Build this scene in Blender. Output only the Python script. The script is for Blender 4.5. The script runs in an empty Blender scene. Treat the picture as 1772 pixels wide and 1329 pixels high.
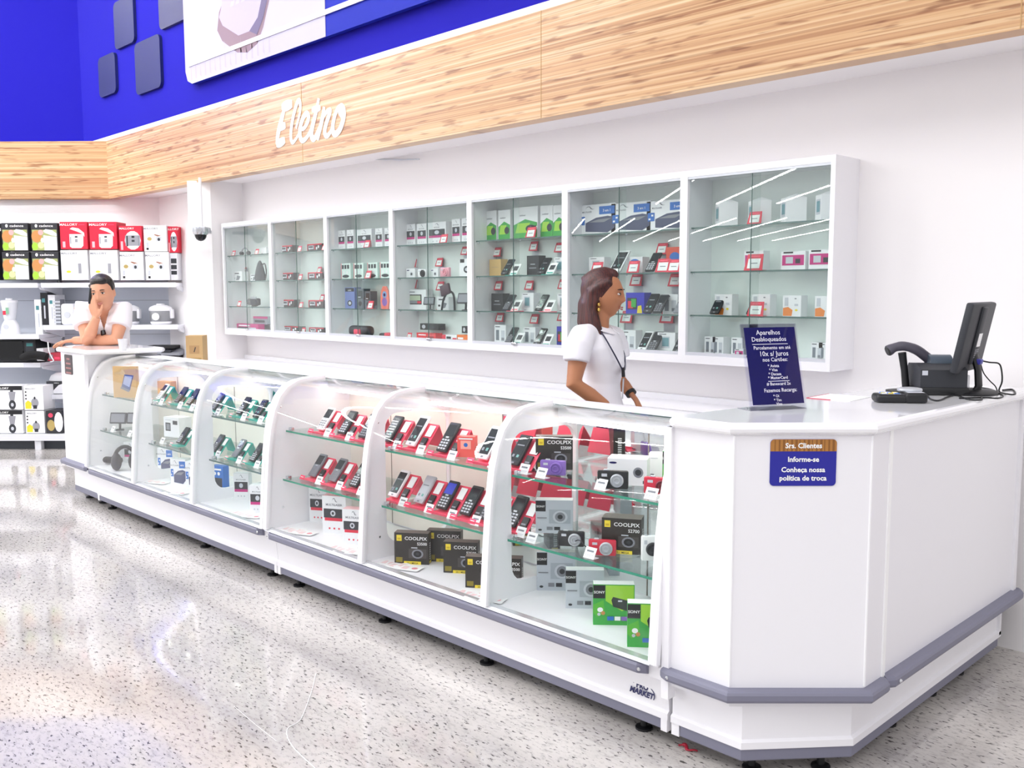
import bpy, bmesh, math, random
from mathutils import Matrix, Vector, noise
import numpy as np
SC = bpy.context.scene
COL = SC.collection
random.seed(7)
R = math.radians

# ---------------------------------------------------------------- camera
YAW, PIT, ROL, FPX, EYE = R(135.617), R(-5.683), R(-0.205), 1613.1, 1.5
_f = np.array([math.cos(PIT)*math.cos(YAW), math.cos(PIT)*math.sin(YAW), math.sin(PIT)])
_r0 = np.array([math.sin(YAW), -math.cos(YAW), 0.0]); _u0 = np.cross(_r0, _f)
_r = math.cos(ROL)*_r0 + math.sin(ROL)*_u0; _u = -math.sin(ROL)*_r0 + math.cos(ROL)*_u0
cam = bpy.data.cameras.new('camera'); cam_o = bpy.data.objects.new('camera', cam); COL.objects.link(cam_o)
cam_o.matrix_world = Matrix([[_r[0], _u[0], -_f[0], 0], [_r[1], _u[1], -_f[1], 0], [_r[2], _u[2], -_f[2], EYE], [0, 0, 0, 1]])
cam.sensor_fit = 'HORIZONTAL'; cam.sensor_width = 36; cam.lens = 36*FPX/1772; cam.clip_end = 300
SC.camera = cam_o
# ---------------------------------------------------------------- world, light, exposure
w = bpy.data.worlds.new('world'); SC.world = w; w.use_nodes = True
w.node_tree.nodes['Background'].inputs[0].default_value = (0.97, 0.97, 1.0, 1)
w.node_tree.nodes['Background'].inputs[1].default_value = 0.72
SC.view_settings.view_transform = 'Standard'; SC.view_settings.look = 'None'
SC.view_settings.gamma = 1; SC.view_settings.use_curve_mapping = False
SC.view_settings.exposure = 0.3
def area(name, loc, size, power, rot=(0, 0, 0), color=(1, 1, 1)):
    l = bpy.data.lights.new(name, 'AREA'); l.shape = 'RECTANGLE'; l.size, l.size_y = size; l.energy = power; l.color = color
    o = bpy.data.objects.new(name, l); COL.objects.link(o); o.location = loc; o.rotation_euler = rot; return o
area('overhead_fill', (-0.5, -1.5, 6.0), (9, 6), 300, (R(-12), 0, 0), (1, 0.98, 0.97))  # unseen soft fill added overhead to brighten walls and counters

# ---------------------------------------------------------------- pixel rays on real planes
def ray(px, py): return (px-886)/FPX*_r - (py-664.5)/FPX*_u + _f
def ony(px, py, y): d = ray(px, py); return Vector(d*(y/d[1])) + Vector((0, 0, EYE))
def onz(px, py, z): d = ray(px, py); return Vector(d*((z-EYE)/d[2])) + Vector((0, 0, EYE))
_n = np.array([-1, 1, 0])/2**.5
def ond(px, py, D):          # on a wall at 45 degrees, D in front of the eye; returns (u, D, z)
    d = ray(px, py); p = d*(D/(d@_n)); return (p[0]+p[1])/2**.5, D, p[2]+EYE

# ---------------------------------------------------------------- materials
def lin(h):
    if isinstance(h, str): c = [int(h[i:i+2], 16)/255 for i in (0, 2, 4)]
    else: c = h
    return tuple(x/12.92 if x <= .04045 else ((x+.055)/1.055)**2.4 for x in c)
_M = {}
def mat(name, col='ffffff', rough=.5, metal=0, emit=0, spec=.5, bump=0, bscale=200, coat=0):
    if name in _M: return _M[name]
    m = bpy.data.materials.new(name); m.use_nodes = True; nt = m.node_tree; b = nt.nodes['Principled BSDF']
    c = lin(col)+(1,)
    b.inputs['Base Color'].default_value = c; b.inputs['Roughness'].default_value = rough; b.inputs['Metallic'].default_value = metal
    b.inputs['Specular IOR Level'].default_value = spec; b.inputs['Coat Weight'].default_value = coat; b.inputs['Coat Roughness'].default_value = .06
    if emit: b.inputs['Emission Color'].default_value = c; b.inputs['Emission Strength'].default_value = emit
    n = nt.nodes.new('ShaderNodeTexNoise'); n.inputs['Scale'].default_value = bscale; n.inputs['Detail'].default_value = 3
    tc = nt.nodes.new('ShaderNodeTexCoord'); nt.links.new(tc.outputs['Object'], n.inputs['Vector'])
    if bump:
        bp = nt.nodes.new('ShaderNodeBump'); bp.inputs['Strength'].default_value = bump; bp.inputs['Distance'].default_value = .002
        nt.links.new(n.outputs['Fac'], bp.inputs['Height']); nt.links.new(bp.outputs['Normal'], b.inputs['Normal'])
    else:
        mr = nt.nodes.new('ShaderNodeMapRange'); mr.inputs['To Min'].default_value = max(0, rough-.04); mr.inputs['To Max'].default_value = min(1, rough+.04)
        nt.links.new(n.outputs['Fac'], mr.inputs['Value']); nt.links.new(mr.outputs['Result'], b.inputs['Roughness'])
    _M[name] = m; return m
def glass(name, tint='ffffff', ior=1.45, boost=0.0, rough=0):
    m = bpy.data.materials.new(name); m.use_nodes = True; nt = m.node_tree; nt.nodes.clear()
    o = nt.nodes.new('ShaderNodeOutputMaterial'); mx = nt.nodes.new('ShaderNodeMixShader'); t = nt.nodes.new('ShaderNodeBsdfTransparent')
    g = nt.nodes.new('ShaderNodeBsdfGlossy'); g.inputs['Roughness'].default_value = rough; t.inputs[0].default_value = lin(tint)+(1,)
    fr = nt.nodes.new('ShaderNodeFresnel'); ge = nt.nodes.new('ShaderNodeNewGeometry')      # same reflectance from both faces of the pane
    io = nt.nodes.new('ShaderNodeMix'); io.data_type = 'FLOAT'; io.inputs[2].default_value = ior; io.inputs[3].default_value = 1/ior
    nt.links.new(ge.outputs['Backfacing'], io.inputs[0]); nt.links.new(io.outputs[0], fr.inputs['IOR'])
    ad = nt.nodes.new('ShaderNodeMath'); ad.operation = 'ADD'; ad.inputs[1].default_value = boost; ad.use_clamp = True
    nt.links.new(fr.outputs[0], ad.inputs[0]); nt.links.new(ad.outputs[0], mx.inputs[0]); nt.links.new(t.outputs[0], mx.inputs[1])
    nt.links.new(g.outputs[0], mx.inputs[2]); nt.links.new(mx.outputs[0], o.inputs[0]); _M[name] = m; return m
WHITE = mat('white_laminate', 'f4f3f7', .35, spec=.4)
WALLM = mat('white_wall_paint', 'f5f2f3', .8, bump=.05, bscale=350)
GREY = mat('grey_rubber', '7c7c8e', .45)
CHROME = mat('chrome', 'd8dade', .2, 1)
BLACK = mat('black_plastic', '121317', .45)
DARK = mat('dark_grey_plastic', '2e3036', .55)
PAPER = mat('white_paper', 'f7f7f7', .7)
BOXW = mat('white_card_box', 'f2f2f5', .5)
SHELFG = glass('green_edged_glass', 'f6fcfa', 1.3)
DOORG = glass('cabinet_glass', 'fafdfc', 1.38, .012)
CURVG = glass('curved_glass', 'fdfefe', 1.24, .0)
ACRY = glass('clear_acrylic', 'fafafd', 1.25, .0)
EDGE = mat('green_glass_edge', '2f8f74', .15)
EDGD = mat('dark_glass_edge', '4f6a66', .2)
MIRR = mat('mirror', 'e4e8e8', .02, 1)
TUBE = mat('lamp_tube', 'fff6ec', .5, emit=11)
TUBEC = mat('ceiling_tube', 'ffffff', .5, emit=90)
BLUE = mat('royal_blue_paint', '1c16a8', .8, spec=.2)
NAVY = mat('navy_print', '16165c', .2)
INK = mat('black_ink', '15151a', .6)
RED = mat('red_card', 'dd2c46', .5)
PINK = mat('pink_red_acrylic', 'ff4d6c', .3)
TEAL = mat('teal_acrylic', '12b09c', .3)
MAG = mat('magenta_print', 'c8247e', .5)
SIL = mat('silver_plastic', 'c2c5cb', .3, .3)
SCRN = mat('phone_screen', '20262c', .12)
GREEN = mat('green_print', '3aa844', .5)
LIME = mat('lime_print', 'a2d63c', .5)
YEL = mat('yellow_print', 'f0d834', .5)
BPRINT = mat('blue_print', '2a6ec4', .5)
LGREY = mat('light_grey_print', 'c9ccd4', .5)
MGREY = mat('mid_grey_print', '85878f', .5)
CARD = mat('brown_cardboard', 'c9a777', .8, bump=.1)
ORANGE = mat('orange_print', 'f08a3a', .5)
CREAM = mat('cream_panel', 'f6efe6', .6)
PURP = mat('purple_plastic', '8a68bd', .3)
FOOD = mat('food_print', 'c98b4f', .6)

# ---------------------------------------------------------------- mesh builder
_txt = {}
def text_geo(s, size, bold=0.0, align='LEFT', italic=0):
    k = (s, size, bold, align, italic)
    if k in _txt: return _txt[k]
    c = bpy.data.curves.new('t', 'FONT'); c.body = s; c.size = size; c.offset = bold; c.align_x = align; c.resolution_u = 2; c.shear = italic
    o = bpy.data.objects.new('t', c); COL.objects.link(o); bpy.context.view_layer.update()
    me = o.evaluated_get(bpy.context.evaluated_depsgraph_get()).to_mesh()
    r = ([v.co.copy() for v in me.vertices], [tuple(p.vertices) for p in me.polygons])
    bpy.data.objects.remove(o); bpy.data.curves.remove(c); _txt[k] = r; return r
def plate_geo(loops, t):     # flat plate in XY with holes, thickness t along Z
    c = bpy.data.curves.new('p', 'CURVE'); c.dimensions = '2D'; c.fill_mode = 'BOTH'; c.extrude = t/2
    for L in loops:
        s = c.splines.new('POLY'); s.points.add(len(L)-1); s.use_cyclic_u = True
        for i, p in enumerate(L): s.points[i].co = (p[0], p[1], 0, 1)
    o = bpy.data.objects.new('p', c); COL.objects.link(o); bpy.context.view_layer.update()
    me = o.evaluated_get(bpy.context.evaluated_depsgraph_get()).to_mesh()
    r = ([v.co.copy() for v in me.vertices], [tuple(p.vertices) for p in me.polygons])
    bpy.data.objects.remove(o); bpy.data.curves.remove(c); return r
def rrect(x0, y0, x1, y1, r, n=5):
    out = []
    for cx, cy, a in ((x1-r, y1-r, 0), (x0+r, y1-r, 90), (x0+r, y0+r, 180), (x1-r, y0+r, 270)):
        for i in range(n+1): t = R(a+90*i/n); out.append((cx+r*math.cos(t), cy+r*math.sin(t)))
    return out
XZ = Matrix(((1, 0, 0, 0), (0, 0, -1, 0), (0, 1, 0, 0), (0, 0, 0, 1)))      # plate (x,y) -> (x, z), faces -Y
class MB:
    def __init__(s): s.v = []; s.f = []; s.m = []; s.mats = []; s.X = Matrix(); s.sm = []
    def add(s, vs, fs, m, X=None, smooth=False):
        if m not in s.mats: s.mats.append(m)
        k = s.mats.index(m); n = len(s.v); T = s.X @ X if X is not None else s.X
        s.v += [T @ Vector(v) for v in vs]
        for f in fs: s.f.append(tuple(i+n for i in f)); s.m.append(k); s.sm.append(smooth)
        return s
    def box(s, x0, y0, z0, x1, y1, z1, m):
        v = [(x, y, z) for x in (x0, x1) for y in (y0, y1) for z in (z0, z1)]
        return s.add(v, [(0, 1, 3, 2), (4, 6, 7, 5), (0, 4, 5, 1), (2, 3, 7, 6), (0, 2, 6, 4), (1, 5, 7, 3)], m)
    def rbox(s, x0, y0, z0, x1, y1, z1, r, m, seg=2):
        b = bmesh.new(); bmesh.ops.create_cube(b, size=1)
        for v in b.verts: v.co = Vector(((x0+x1)/2+v.co.x*(x1-x0), (y0+y1)/2+v.co.y*(y1-y0), (z0+z1)/2+v.co.z*(z1-z0)))
        bmesh.ops.bevel(b, geom=b.edges[:], offset=r, segments=seg, profile=.5, affect='EDGES'); b.verts.index_update()
        s.add([v.co.copy() for v in b.verts], [tuple(v.index for v in f.verts) for f in b.faces], m, smooth=True); b.free(); return s
    def prism(s, poly, h0, h1, m, X=None):      # polygon in XY extruded in Z
        n = len(poly); v = [(p[0], p[1], h0) for p in poly]+[(p[0], p[1], h1) for p in poly]
        f = [tuple(range(n-1, -1, -1)), tuple(range(n, 2*n))]+[(i, (i+1) % n, n+(i+1) % n, n+i) for i in range(n)]
        return s.add(v, f, m, X)
    def yz(s, poly, x0, x1, m):                 # polygon in (y,z) extruded along X
        X = Matrix(((0, 0, 1, 0), (1, 0, 0, 0), (0, 1, 0, 0), (0, 0, 0, 1))); return s.prism(poly, x0, x1, m, X)
    def ribbon(s, path, t, x0, x1, m, smooth=True):          # open (y,z) path with thickness t, along X
        P = [Vector(p) for p in path]; a, b = [], []
        for i, p in enumerate(P):
            d = (P[min(i+1, len(P)-1)]-P[max(i-1, 0)]).normalized(); nn = Vector((-d.y, d.x))*t/2
            a.append(p+nn); b.append(p-nn)
        n = len(P); v = [(x, q.x, q.y) for x in (x0, x1) for q in a+b]; f = []
        for i in range(n-1):
            f += [(i, i+1, 2*n+i+1, 2*n+i), (n+i+1, n+i, 3*n+i, 3*n+i+1), (i+1, i, n+i, n+i+1), (2*n+i, 2*n+i+1, 3*n+i+1, 3*n+i)]
        f += [(0, 2*n, 3*n, n), (n-1, 2*n-1, 4*n-1, 3*n-1)]
        return s.add(v, f, m, smooth=smooth)
    def tube(s, pts, r, m, seg=8, cap=True, up=None):
        P = [Vector(p) for p in pts]; n = len(P); rr = r if isinstance(r, (list, tuple)) else [r]*n; v = []; f = []
        for i, p in enumerate(P):
            d = (P[min(i+1, n-1)]-P[max(i-1, 0)]).normalized()
            if up is None: up = Vector((0, 0, 1)) if abs(d.z) < .9 else Vector((0, 1, 0))
            a = d.cross(up).normalized(); b = a.cross(d).normalized(); up = b
            k = rr[i]; ka, kb = k if isinstance(k, (tuple, list)) else (k, k)
            for j in range(seg): t = 2*math.pi*j/seg; v.append(p+a*ka*math.cos(t)+b*kb*math.sin(t))
        for i in range(n-1):
            for j in range(seg): f.append((i*seg+j, i*seg+(j+1) % seg, (i+1)*seg+(j+1) % seg, (i+1)*seg+j))
        if cap: f += [tuple(range(seg-1, -1, -1)), tuple(range((n-1)*seg, n*seg))]
        return s.add(v, f, m, smooth=True)
    def lathe(s, prof, m, seg=24, c=(0, 0, 0), X=None, sx=1, sy=1):
        v = []; f = []; n = len(prof)
        for i, (r, z) in enumerate(prof):
            for j in range(seg): t = 2*math.pi*j/seg; v.append((c[0]+r*sx*math.cos(t), c[1]+r*sy*math.sin(t), c[2]+z))
        for i in range(n-1):
            for j in range(seg): f.append((i*seg+j, i*seg+(j+1) % seg, (i+1)*seg+(j+1) % seg, (i+1)*seg+j))
        f += [tuple(range(seg-1, -1, -1)), tuple(range((n-1)*seg, n*seg))]
        return s.add(v, f, m, X, smooth=True)
    def ball(s, c, r, m, X=None, seg=16):
        rx, ry, rz = r if isinstance(r, (tuple, list)) else (r, r, r)
        n = seg//2; prof = [(math.sin(math.pi*i/n)+1e-4, -math.cos(math.pi*i/n)) for i in range(n+1)]
        v = [(c[0]+p*rx*math.cos(2*math.pi*j/seg), c[1]+p*ry*math.sin(2*math.pi*j/seg), c[2]+z*rz) for p, z in prof for j in range(seg)]
        f = [(i*seg+j, i*seg+(j+1) % seg, (i+1)*seg+(j+1) % seg, (i+1)*seg+j) for i in range(n) for j in range(seg)]
        return s.add(v, f, m, X, smooth=True)
    def plate(s, loops, t, m, X=Matrix()):
        v, f = plate_geo(loops, t); return s.add(v, f, m, X)
    def q(s, x0, z0, x1, z1, y, m, skew=0):       # print on a -Y facing surface
        return s.add([(x0, y, z0), (x1, y, z0), (x1+skew, y, z1), (x0+skew, y, z1)], [(0, 1, 2, 3)], m)
    def poly(s, pts, y, m): return s.add([(p[0], y, p[1]) for p in pts], [tuple(range(len(pts)))], m)
    def disc(s, cx, cz, r, y, m, n=16, rz=None):
        rz = rz or r; return s.poly([(cx+r*math.cos(2*math.pi*i/n), cz+rz*math.sin(2*math.pi*i/n)) for i in range(n)], y, m)
    def text(s, t, x, z, y, size, m, bold=0., align='LEFT', italic=0, sx=1):
        v, f = text_geo(t, size, bold, align, italic); return s.add([(x+p.x*sx, y, z+p.y) for p in v], f, m)
    def build(s, name, parent=None, loc=None, rz=0, smooth=None, tag_=None):
        me = bpy.data.meshes.new(name); me.from_pydata([tuple(v) for v in s.v], [], s.f); me.validate(clean_customdata=False)
        for m in s.mats: me.materials.append(m)
        if len(me.polygons) == len(s.m):
            me.polygons.foreach_set('material_index', s.m); me.polygons.foreach_set('use_smooth', s.sm)
        me.update(); o = bpy.data.objects.new(name, me); COL.objects.link(o)
        if any(s.sm):
            try: me.set_sharp_from_angle(angle=R(40))
            except Exception: pass
        if parent: o.parent = parent
        if loc is not None: o.location = loc
        o.rotation_euler.z = rz
        return o
def tag(o, label, cat, group=None):
    o['label'] = label; o['category'] = cat
    if group: o['group'] = group
    return o
def struct(o): o['kind'] = 'structure'; return o
def empty(name, loc=(0, 0, 0), rz=0):
    o = bpy.data.objects.new(name, None); o.empty_display_size = .05; COL.objects.link(o); o.location = loc; o.rotation_euler.z = rz; return o
def kids(o): return [c for c in bpy.data.objects if c.parent == o]
def clone(o, loc=None, rz=None, _p=None, K=None):
    if K is None:
        K = {}
        for c in bpy.data.objects:
            if c.parent: K.setdefault(c.parent.name, []).append(c)
    c = o.copy(); COL.objects.link(c)
    if _p: c.parent = _p
    for ch in K.get(o.name, []): clone(ch, None, None, c, K)
    if loc is not None: c.location = loc
    if rz is not None: c.rotation_euler.z = rz
    return c
# ================================================================= setting
def floor_mat():
    m = bpy.data.materials.new('polished_granite'); m.use_nodes = True; nt = m.node_tree; N = nt.nodes; L = nt.links; b = N['Principled BSDF']
    tc = N.new('ShaderNodeTexCoord'); mp = N.new('ShaderNodeMapping'); mp.inputs['Rotation'].default_value = (0, 0, R(55)); mp.inputs['Scale'].default_value = (1, 2.6, 1)
    L.new(tc.outputs['Object'], mp.inputs['Vector'])
    def noi(sc, det, rough=.5, src=mp): n = N.new('ShaderNodeTexNoise'); n.inputs['Scale'].default_value = sc; n.inputs['Detail'].default_value = det; n.inputs['Roughness'].default_value = rough; L.new(src.outputs[0], n.inputs['Vector']); return n
    def ramp(src, pts):
        r = N.new('ShaderNodeValToRGB'); e = r.color_ramp.elements
        while len(e) > 2: e.remove(e[0])
        for i, (p, c) in enumerate(pts):
            k = e[i] if i < 2 else e.new(p); k.position = p; k.color = lin(c)+(1,)
        L.new(src, r.inputs[0]); return r
    big = ramp(noi(1.1, 4).outputs['Fac'], [(.3, 'aca8a6'), (.5, 'c3beba'), (.7, 'd4cfca')])
    fine = ramp(noi(26, 5, .7).outputs['Fac'], [(.3, 'a09e9e'), (.5, 'ffffff'), (1, 'ffffff')])
    spk = ramp(noi(34, 2.5, .6).outputs['Fac'], [(.34, '2e2c2e'), (.405, 'ffffff'), (1, 'ffffff')])
    def mul(a, c, f):
        x = N.new('ShaderNodeMix'); x.data_type = 'RGBA'; x.blend_type = 'MULTIPLY'; x.inputs[0].default_value = f
        L.new(a, x.inputs[6]); L.new(c, x.inputs[7]); return x.outputs[2]
    c = mul(mul(big.outputs[0], fine.outputs[0], .6), spk.outputs[0], .85); L.new(c, b.inputs['Base Color'])
    b.inputs['Roughness'].default_value = .06; b.inputs['Specular IOR Level'].default_value = .5
    bn = N.new('ShaderNodeBump'); bn.inputs['Strength'].default_value = .04; bn.inputs['Distance'].default_value = .02
    n2 = noi(3, 1); L.new(n2.outputs['Fac'], bn.inputs['Height']); L.new(bn.outputs[0], b.inputs['Normal'])
    return m
def bamboo_mat():
    m = bpy.data.materials.new('bamboo_laminate'); m.use_nodes = True; nt = m.node_tree; N = nt.nodes; L = nt.links; b = N['Principled BSDF']
    tc = N.new('ShaderNodeTexCoord')
    def mapp(s): q = N.new('ShaderNodeMapping'); q.inputs['Scale'].default_value = s; L.new(tc.outputs['Object'], q.inputs['Vector']); return q
    def noi(s, sc, det): n = N.new('ShaderNodeTexNoise'); n.inputs['Scale'].default_value = sc; n.inputs['Detail'].default_value = det; L.new(mapp(s).outputs[0], n.inputs['Vector']); return n.outputs['Fac']
    def ramp(src, pts):
        r = N.new('ShaderNodeValToRGB'); e = r.color_ramp.elements
        for i, (p, c) in enumerate(pts):
            k = e[i] if i < 2 else e.new(p); k.position = p; k.color = lin(c)+(1,)
        L.new(src, r.inputs[0]); return r.outputs[0]
    base = ramp(noi((.5, 1, 62), 1.0, 3), [(.3, 'bd8c64'), (.5, 'd0a67a'), (.7, 'e2c9a2')])
    knot = ramp(noi((4.5, 1, 44), 1.0, 2), [(.32, '955a2c'), (.42, 'ffffff'), (1, 'ffffff')])
    line = ramp(noi((.2, 1, 110), 1.0, 1), [(.36, 'b08050'), (.46, 'ffffff'), (1, 'ffffff')])
    def mul(a, c, f):
        x = N.new('ShaderNodeMix'); x.data_type = 'RGBA'; x.blend_type = 'MULTIPLY'; x.inputs[0].default_value = f
        L.new(a, x.inputs[6]); L.new(c, x.inputs[7]); return x.outputs[2]
    L.new(mul(mul(base, knot, .6), line, .5), b.inputs['Base Color']); b.inputs['Roughness'].default_value = .28
    return m
WOOD = bamboo_mat(); _M['wood'] = WOOD
s5 = 2**.5/2
f = MB().box(-70, -70, -.1, 25, 25, 0, floor_mat()).build('floor'); struct(f)
struct(MB().box(-9.3, 4.13, 0, 8, 4.3, 3.02, WALLM).build('wall_back'))
# pier between the back wall and the shelving wall, with its 45 degree face
struct(MB().prism([(-7.6, 4.13), (-7.6, 3.83), (-7.74, 3.69), (-8.65, 4.6), (-8.4, 4.6)], 0, 2.45, WALLM).build('wall_pier'))
# shelving wall, at 45 degrees
def diag(name, u0, u1, D0, D1, z0, z1, m, cls=MB):
    o = MB().box(u0, D0, z0, u1, D1, z1, m).build(name, rz=R(45)); return o
struct(diag('wall_left', -14, -2.9, 9.52, 9.7, 0, 2.9, WALLM))
# bamboo fascia band: long piece along the back wall, 45 degree piece on the left
BX = -9.6
bd = MB(); bd.prism([(BX, 3.75), (8, 3.75), (8, 3.85), (BX-.04, 3.85)], 2.437, 3.004, WOOD)
for xx in (-3.6, -1.2, -6.0): bd.box(xx, 3.7485, 2.437, xx+.004, 3.75, 3.004, mat('joint_line', 'c09a68', .6))
struct(bd.build('trim_1'))
ub = (BX+3.75)*s5
o = struct(diag('trim_2', -14, ub, (3.75-BX)*s5, (3.75-BX)*s5+.1, 2.437, 3.004, WOOD))
struct(MB().box(-9.6, 3.85, 2.45, 8, 4.13, 2.49, WALLM).build('trim_3'))       # underside behind the band
struct(MB().prism([(-10.87, 3.99), (8, 3.99), (8, 4.2), (-10.87, 4.2)], 2.9, 3.142, mat('white_strip', 'eef0ee', .5)).build('trim_4'))
# royal blue wall above
struct(MB().box(-10.87, 4.0, 3.1, 8, 4.2, 7.5, BLUE).build('wall_back_upper'))
struct(diag('wall_left_upper', -16, (-10.87+4.0)*s5, (4.0+10.87)*s5, (4.0+10.87)*s5+.2, 2.6, 7.5, BLUE))
# small conduit mark on the wall below the band
tag(MB().tube([(-5.65, 4.11, 2.46), (-5.3, 4.11, 2.42), (-5.08, 4.09, 2.4)], .006, SIL, 6).build('wire_bracket'), 'thin grey wire bracket on the white wall just under the bamboo band', 'bracket')

# ---- tiles and poster on the blue wall
TIL = mat('dark_blue_tile', '161e5c', .5); TIL2 = mat('slate_tile', '34345a', .5)
for i, (x0, z0, x1, z1, lab, m) in enumerate(((-10.29, 3.55, -9.85, 3.955, 'smallest dark blue square on the blue wall, lowest and leftmost', TIL), (-9.83, 3.96, -9.35, 4.42, 'dark blue square high on the blue wall, touching the top edge', TIL),
        (-9.36, 3.44, -8.79, 3.93, 'dark blue square right of the lowest one, under the slate square', TIL), (-8.78, 3.95, -8.2, 4.5, 'slate grey square on the blue wall beside the white poster', TIL2))):
    t = MB().plate([rrect(x0, z0, x1, z1, .06)], .03, m, Matrix.Translation((0, 3.985, 0)) @ XZ)
    tag(t.build('wall_tile'), lab, 'wall panel', 'dark squares on the blue wall')
po = empty('wall_poster', (-8.2, 3.96, 3.35)); tag(po, 'big poster of a grey phone on the blue wall above the band', 'poster')
PW = mat('poster_lilac_white', 'c0bcd4', .6, spec=.2); PB = mat('poster_blue', '1626a8', .6, spec=.2); PBR = mat('poster_brown', '8d7480', .6); PGR = mat('poster_grey', 'b7aecb', .6); PDK = mat('poster_violet_grey', '6a5f80', .6)
b = MB(); X = Matrix.Translation((0, 0, 0)) @ XZ
b.plate([rrect(0, 0, 12, 3.4, .12)], .04, PB, X); b.build('board', po)
b = MB(); b.plate([[(.12, .0)]+[(2.25, 0), (2.25, 3.4), (0, 3.4), (0, .12), (.035, .035)]], .004, PW, Matrix.Translation((0, -.023, 0)) @ XZ)
y = -.0262
b.poly([(.78, .62), (.66, .5), (.62, .36), (.7, .26), (.95, .12), (1.12, .09), (1.28, .13), (1.38, .24), (1.72, .85), (.8, .95)], y, PBR)
b.poly([(.70, .52), (.66, .46), (.72, .38), (.98, .25), (1.16, .25), (1.3, .33), (1.66, .9), (.84, .95)], y-.001, PGR)
b.poly([(1.16, .25), (1.28, .2), (1.38, .3), (1.72, .9), (1.6, .9), (1.3, .33)], y-.002, PDK)
for r_ in range(3):
    for c_ in range(5): b.poly([(.86+c_*.09+r_*.03, .5+r_*.07), (.92+c_*.09+r_*.03, .5+r_*.07), (.94+c_*.09+r_*.03, .54+r_*.07), (.88+c_*.09+r_*.03, .54+r_*.07)], y-.003, PW)
for i in range(16): xx = .1+i*.09; b.poly([(xx, .03+.01*(i % 3)), (xx+.03, .03), (xx+.01, .2+.06*math.sin(i*2.1))], y, PGR)
b.build('phone_picture', po)
MB().box(.08, -.034, .15, 12, -.026, .185, mat('poster_line', 'f4f4ff', .5)).build('white_rule', po)

# ---- "Eletro" lettering on the band: brush strokes as raised ribbons
LET = mat('letter_white', 'ffffff', .4)
def P(x, y): p = ony(440+x/8.86, 150+y/8.86, 3.747); return (p.x, p.z)
strokes = [([(430, 320), (500, 290), (580, 262)], .035), ([(465, 330), (420, 500), (370, 700), (345, 880)], .024), ([(385, 640), (430, 610), (480, 600)], .026), ([(345, 890), (400, 860), (470, 820)], .03),
    ([(640, 640), (700, 400), (705, 260), (685, 210), (650, 270), (590, 500), (560, 740), (580, 850), (620, 830), (700, 700)], .017),
    ([(700, 640), (760, 640), (820, 540), (830, 450), (795, 415), (740, 500), (700, 660), (710, 790), (750, 830), (820, 760), (870, 650)], .02),
    ([(990, 180), (950, 380), (900, 580), (875, 720), (900, 800), (940, 770), (1010, 600)], .022), ([(890, 355), (950, 345), (1015, 325)], .022),
    ([(1072, 310), (1050, 460), (1010, 640), (970, 820)], .02), ([(1050, 480), (1110, 390), (1160, 360), (1150, 430), (1100, 580), (1080, 700), (1110, 760), (1160, 710), (1210, 600)], .019),
    ([(1330, 300), (1290, 320), (1240, 430), (1205, 600), (1215, 710), (1260, 720), (1320, 640), (1370, 480), (1370, 350), (1330, 300), (1310, 380), (1345, 450), (1395, 450)], .021)]
sg = empty('fascia_lettering', (-6.3, 3.747, 2.6)); tag(sg, 'white brush script word Eletro on the bamboo band', 'lettering')
def smoothp(P_, n=6):
    out = []
    for i in range(len(P_)-1):
        p0 = P_[max(i-1, 0)]; p1 = P_[i]; p2 = P_[i+1]; p3 = P_[min(i+2, len(P_)-1)]
        for k in range(n):
            t = k/n; out.append(tuple(.5*((2*p1[a])+(-p0[a]+p2[a])*t+(2*p0[a]-5*p1[a]+4*p2[a]-p3[a])*t*t+(-p0[a]+3*p1[a]-3*p2[a]+p3[a])*t**3) for a in range(len(p1))))
    out.append(tuple(P_[-1])); return out
groups = {'letter_e': strokes[0:4], 'letter_l': strokes[4:5], 'letter_e_small': strokes[5:6], 'letter_t': strokes[6:8], 'letter_r': strokes[8:10], 'letter_o': strokes[10:]}
for nm, st in groups.items():
    b = MB()
    for pts, wd in st:
        sp = smoothp([P(*p) for p in pts]); n = len(sp)
        b.tube([(p[0]+6.3, 0, p[1]-2.6) for p in sp], [((wd*(.65+.5*math.sin(math.pi*(i+1)/(n+1)))), .006) if False else (wd*(.65+.5*math.sin(math.pi*(i+1)/(n+1)))) for i in range(n)], LET, 8)
    o = b.build(nm, sg); o.scale.y = .25

# ---- linear ceiling lights of the hall (seen only as reflections)
row0 = MB(); row0.box(-.04, 0, 0, .04, 24, .05, mat('white_trunking', 'e8e8e8', .5))
tb = MB().box(-.03, 0, -.03, .03, 1.32, 0, TUBEC); proto_row = None
for i in range(11):
    u = -18.7+3.95*i
    # row runs along (1,1): x-y = u ; covers far part seen in the cabinet glass
    st = -50 if i > 3 else -22
    ln = 24
    c0 = Vector((u/2+st, -u/2+st, 5.5)) if i > 3 else Vector((u-13.8, -13.8, 5.5))
    if proto_row is None:
        e = empty('linear_ceiling_light', c0, R(-45)); row0.build('trunking', e)
        for k in range(16): t_ = tb.build('lamp_tube', e) if k == 0 else clone(t0); t_.parent = e; t_.location = (0, k*1.5, 0); t0 = t_ if k == 0 else t0
        proto_row = e
    else: e = clone(proto_row, c0, R(-45))
    tag(e, 'white linear tube light high in the hall, reflected in the cabinet glass', 'ceiling light', 'rows of hall ceiling lights')
for i in range(3):
    u = 4.9+3.95*(i-1); e = clone(proto_row, Vector((u/2-24-3, -u/2-24-3, 5.5)), R(-45)); tag(e, 'white linear tube light high in the hall, reflected in the cabinet glass', 'ceiling light', 'rows of hall ceiling lights')

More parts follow.
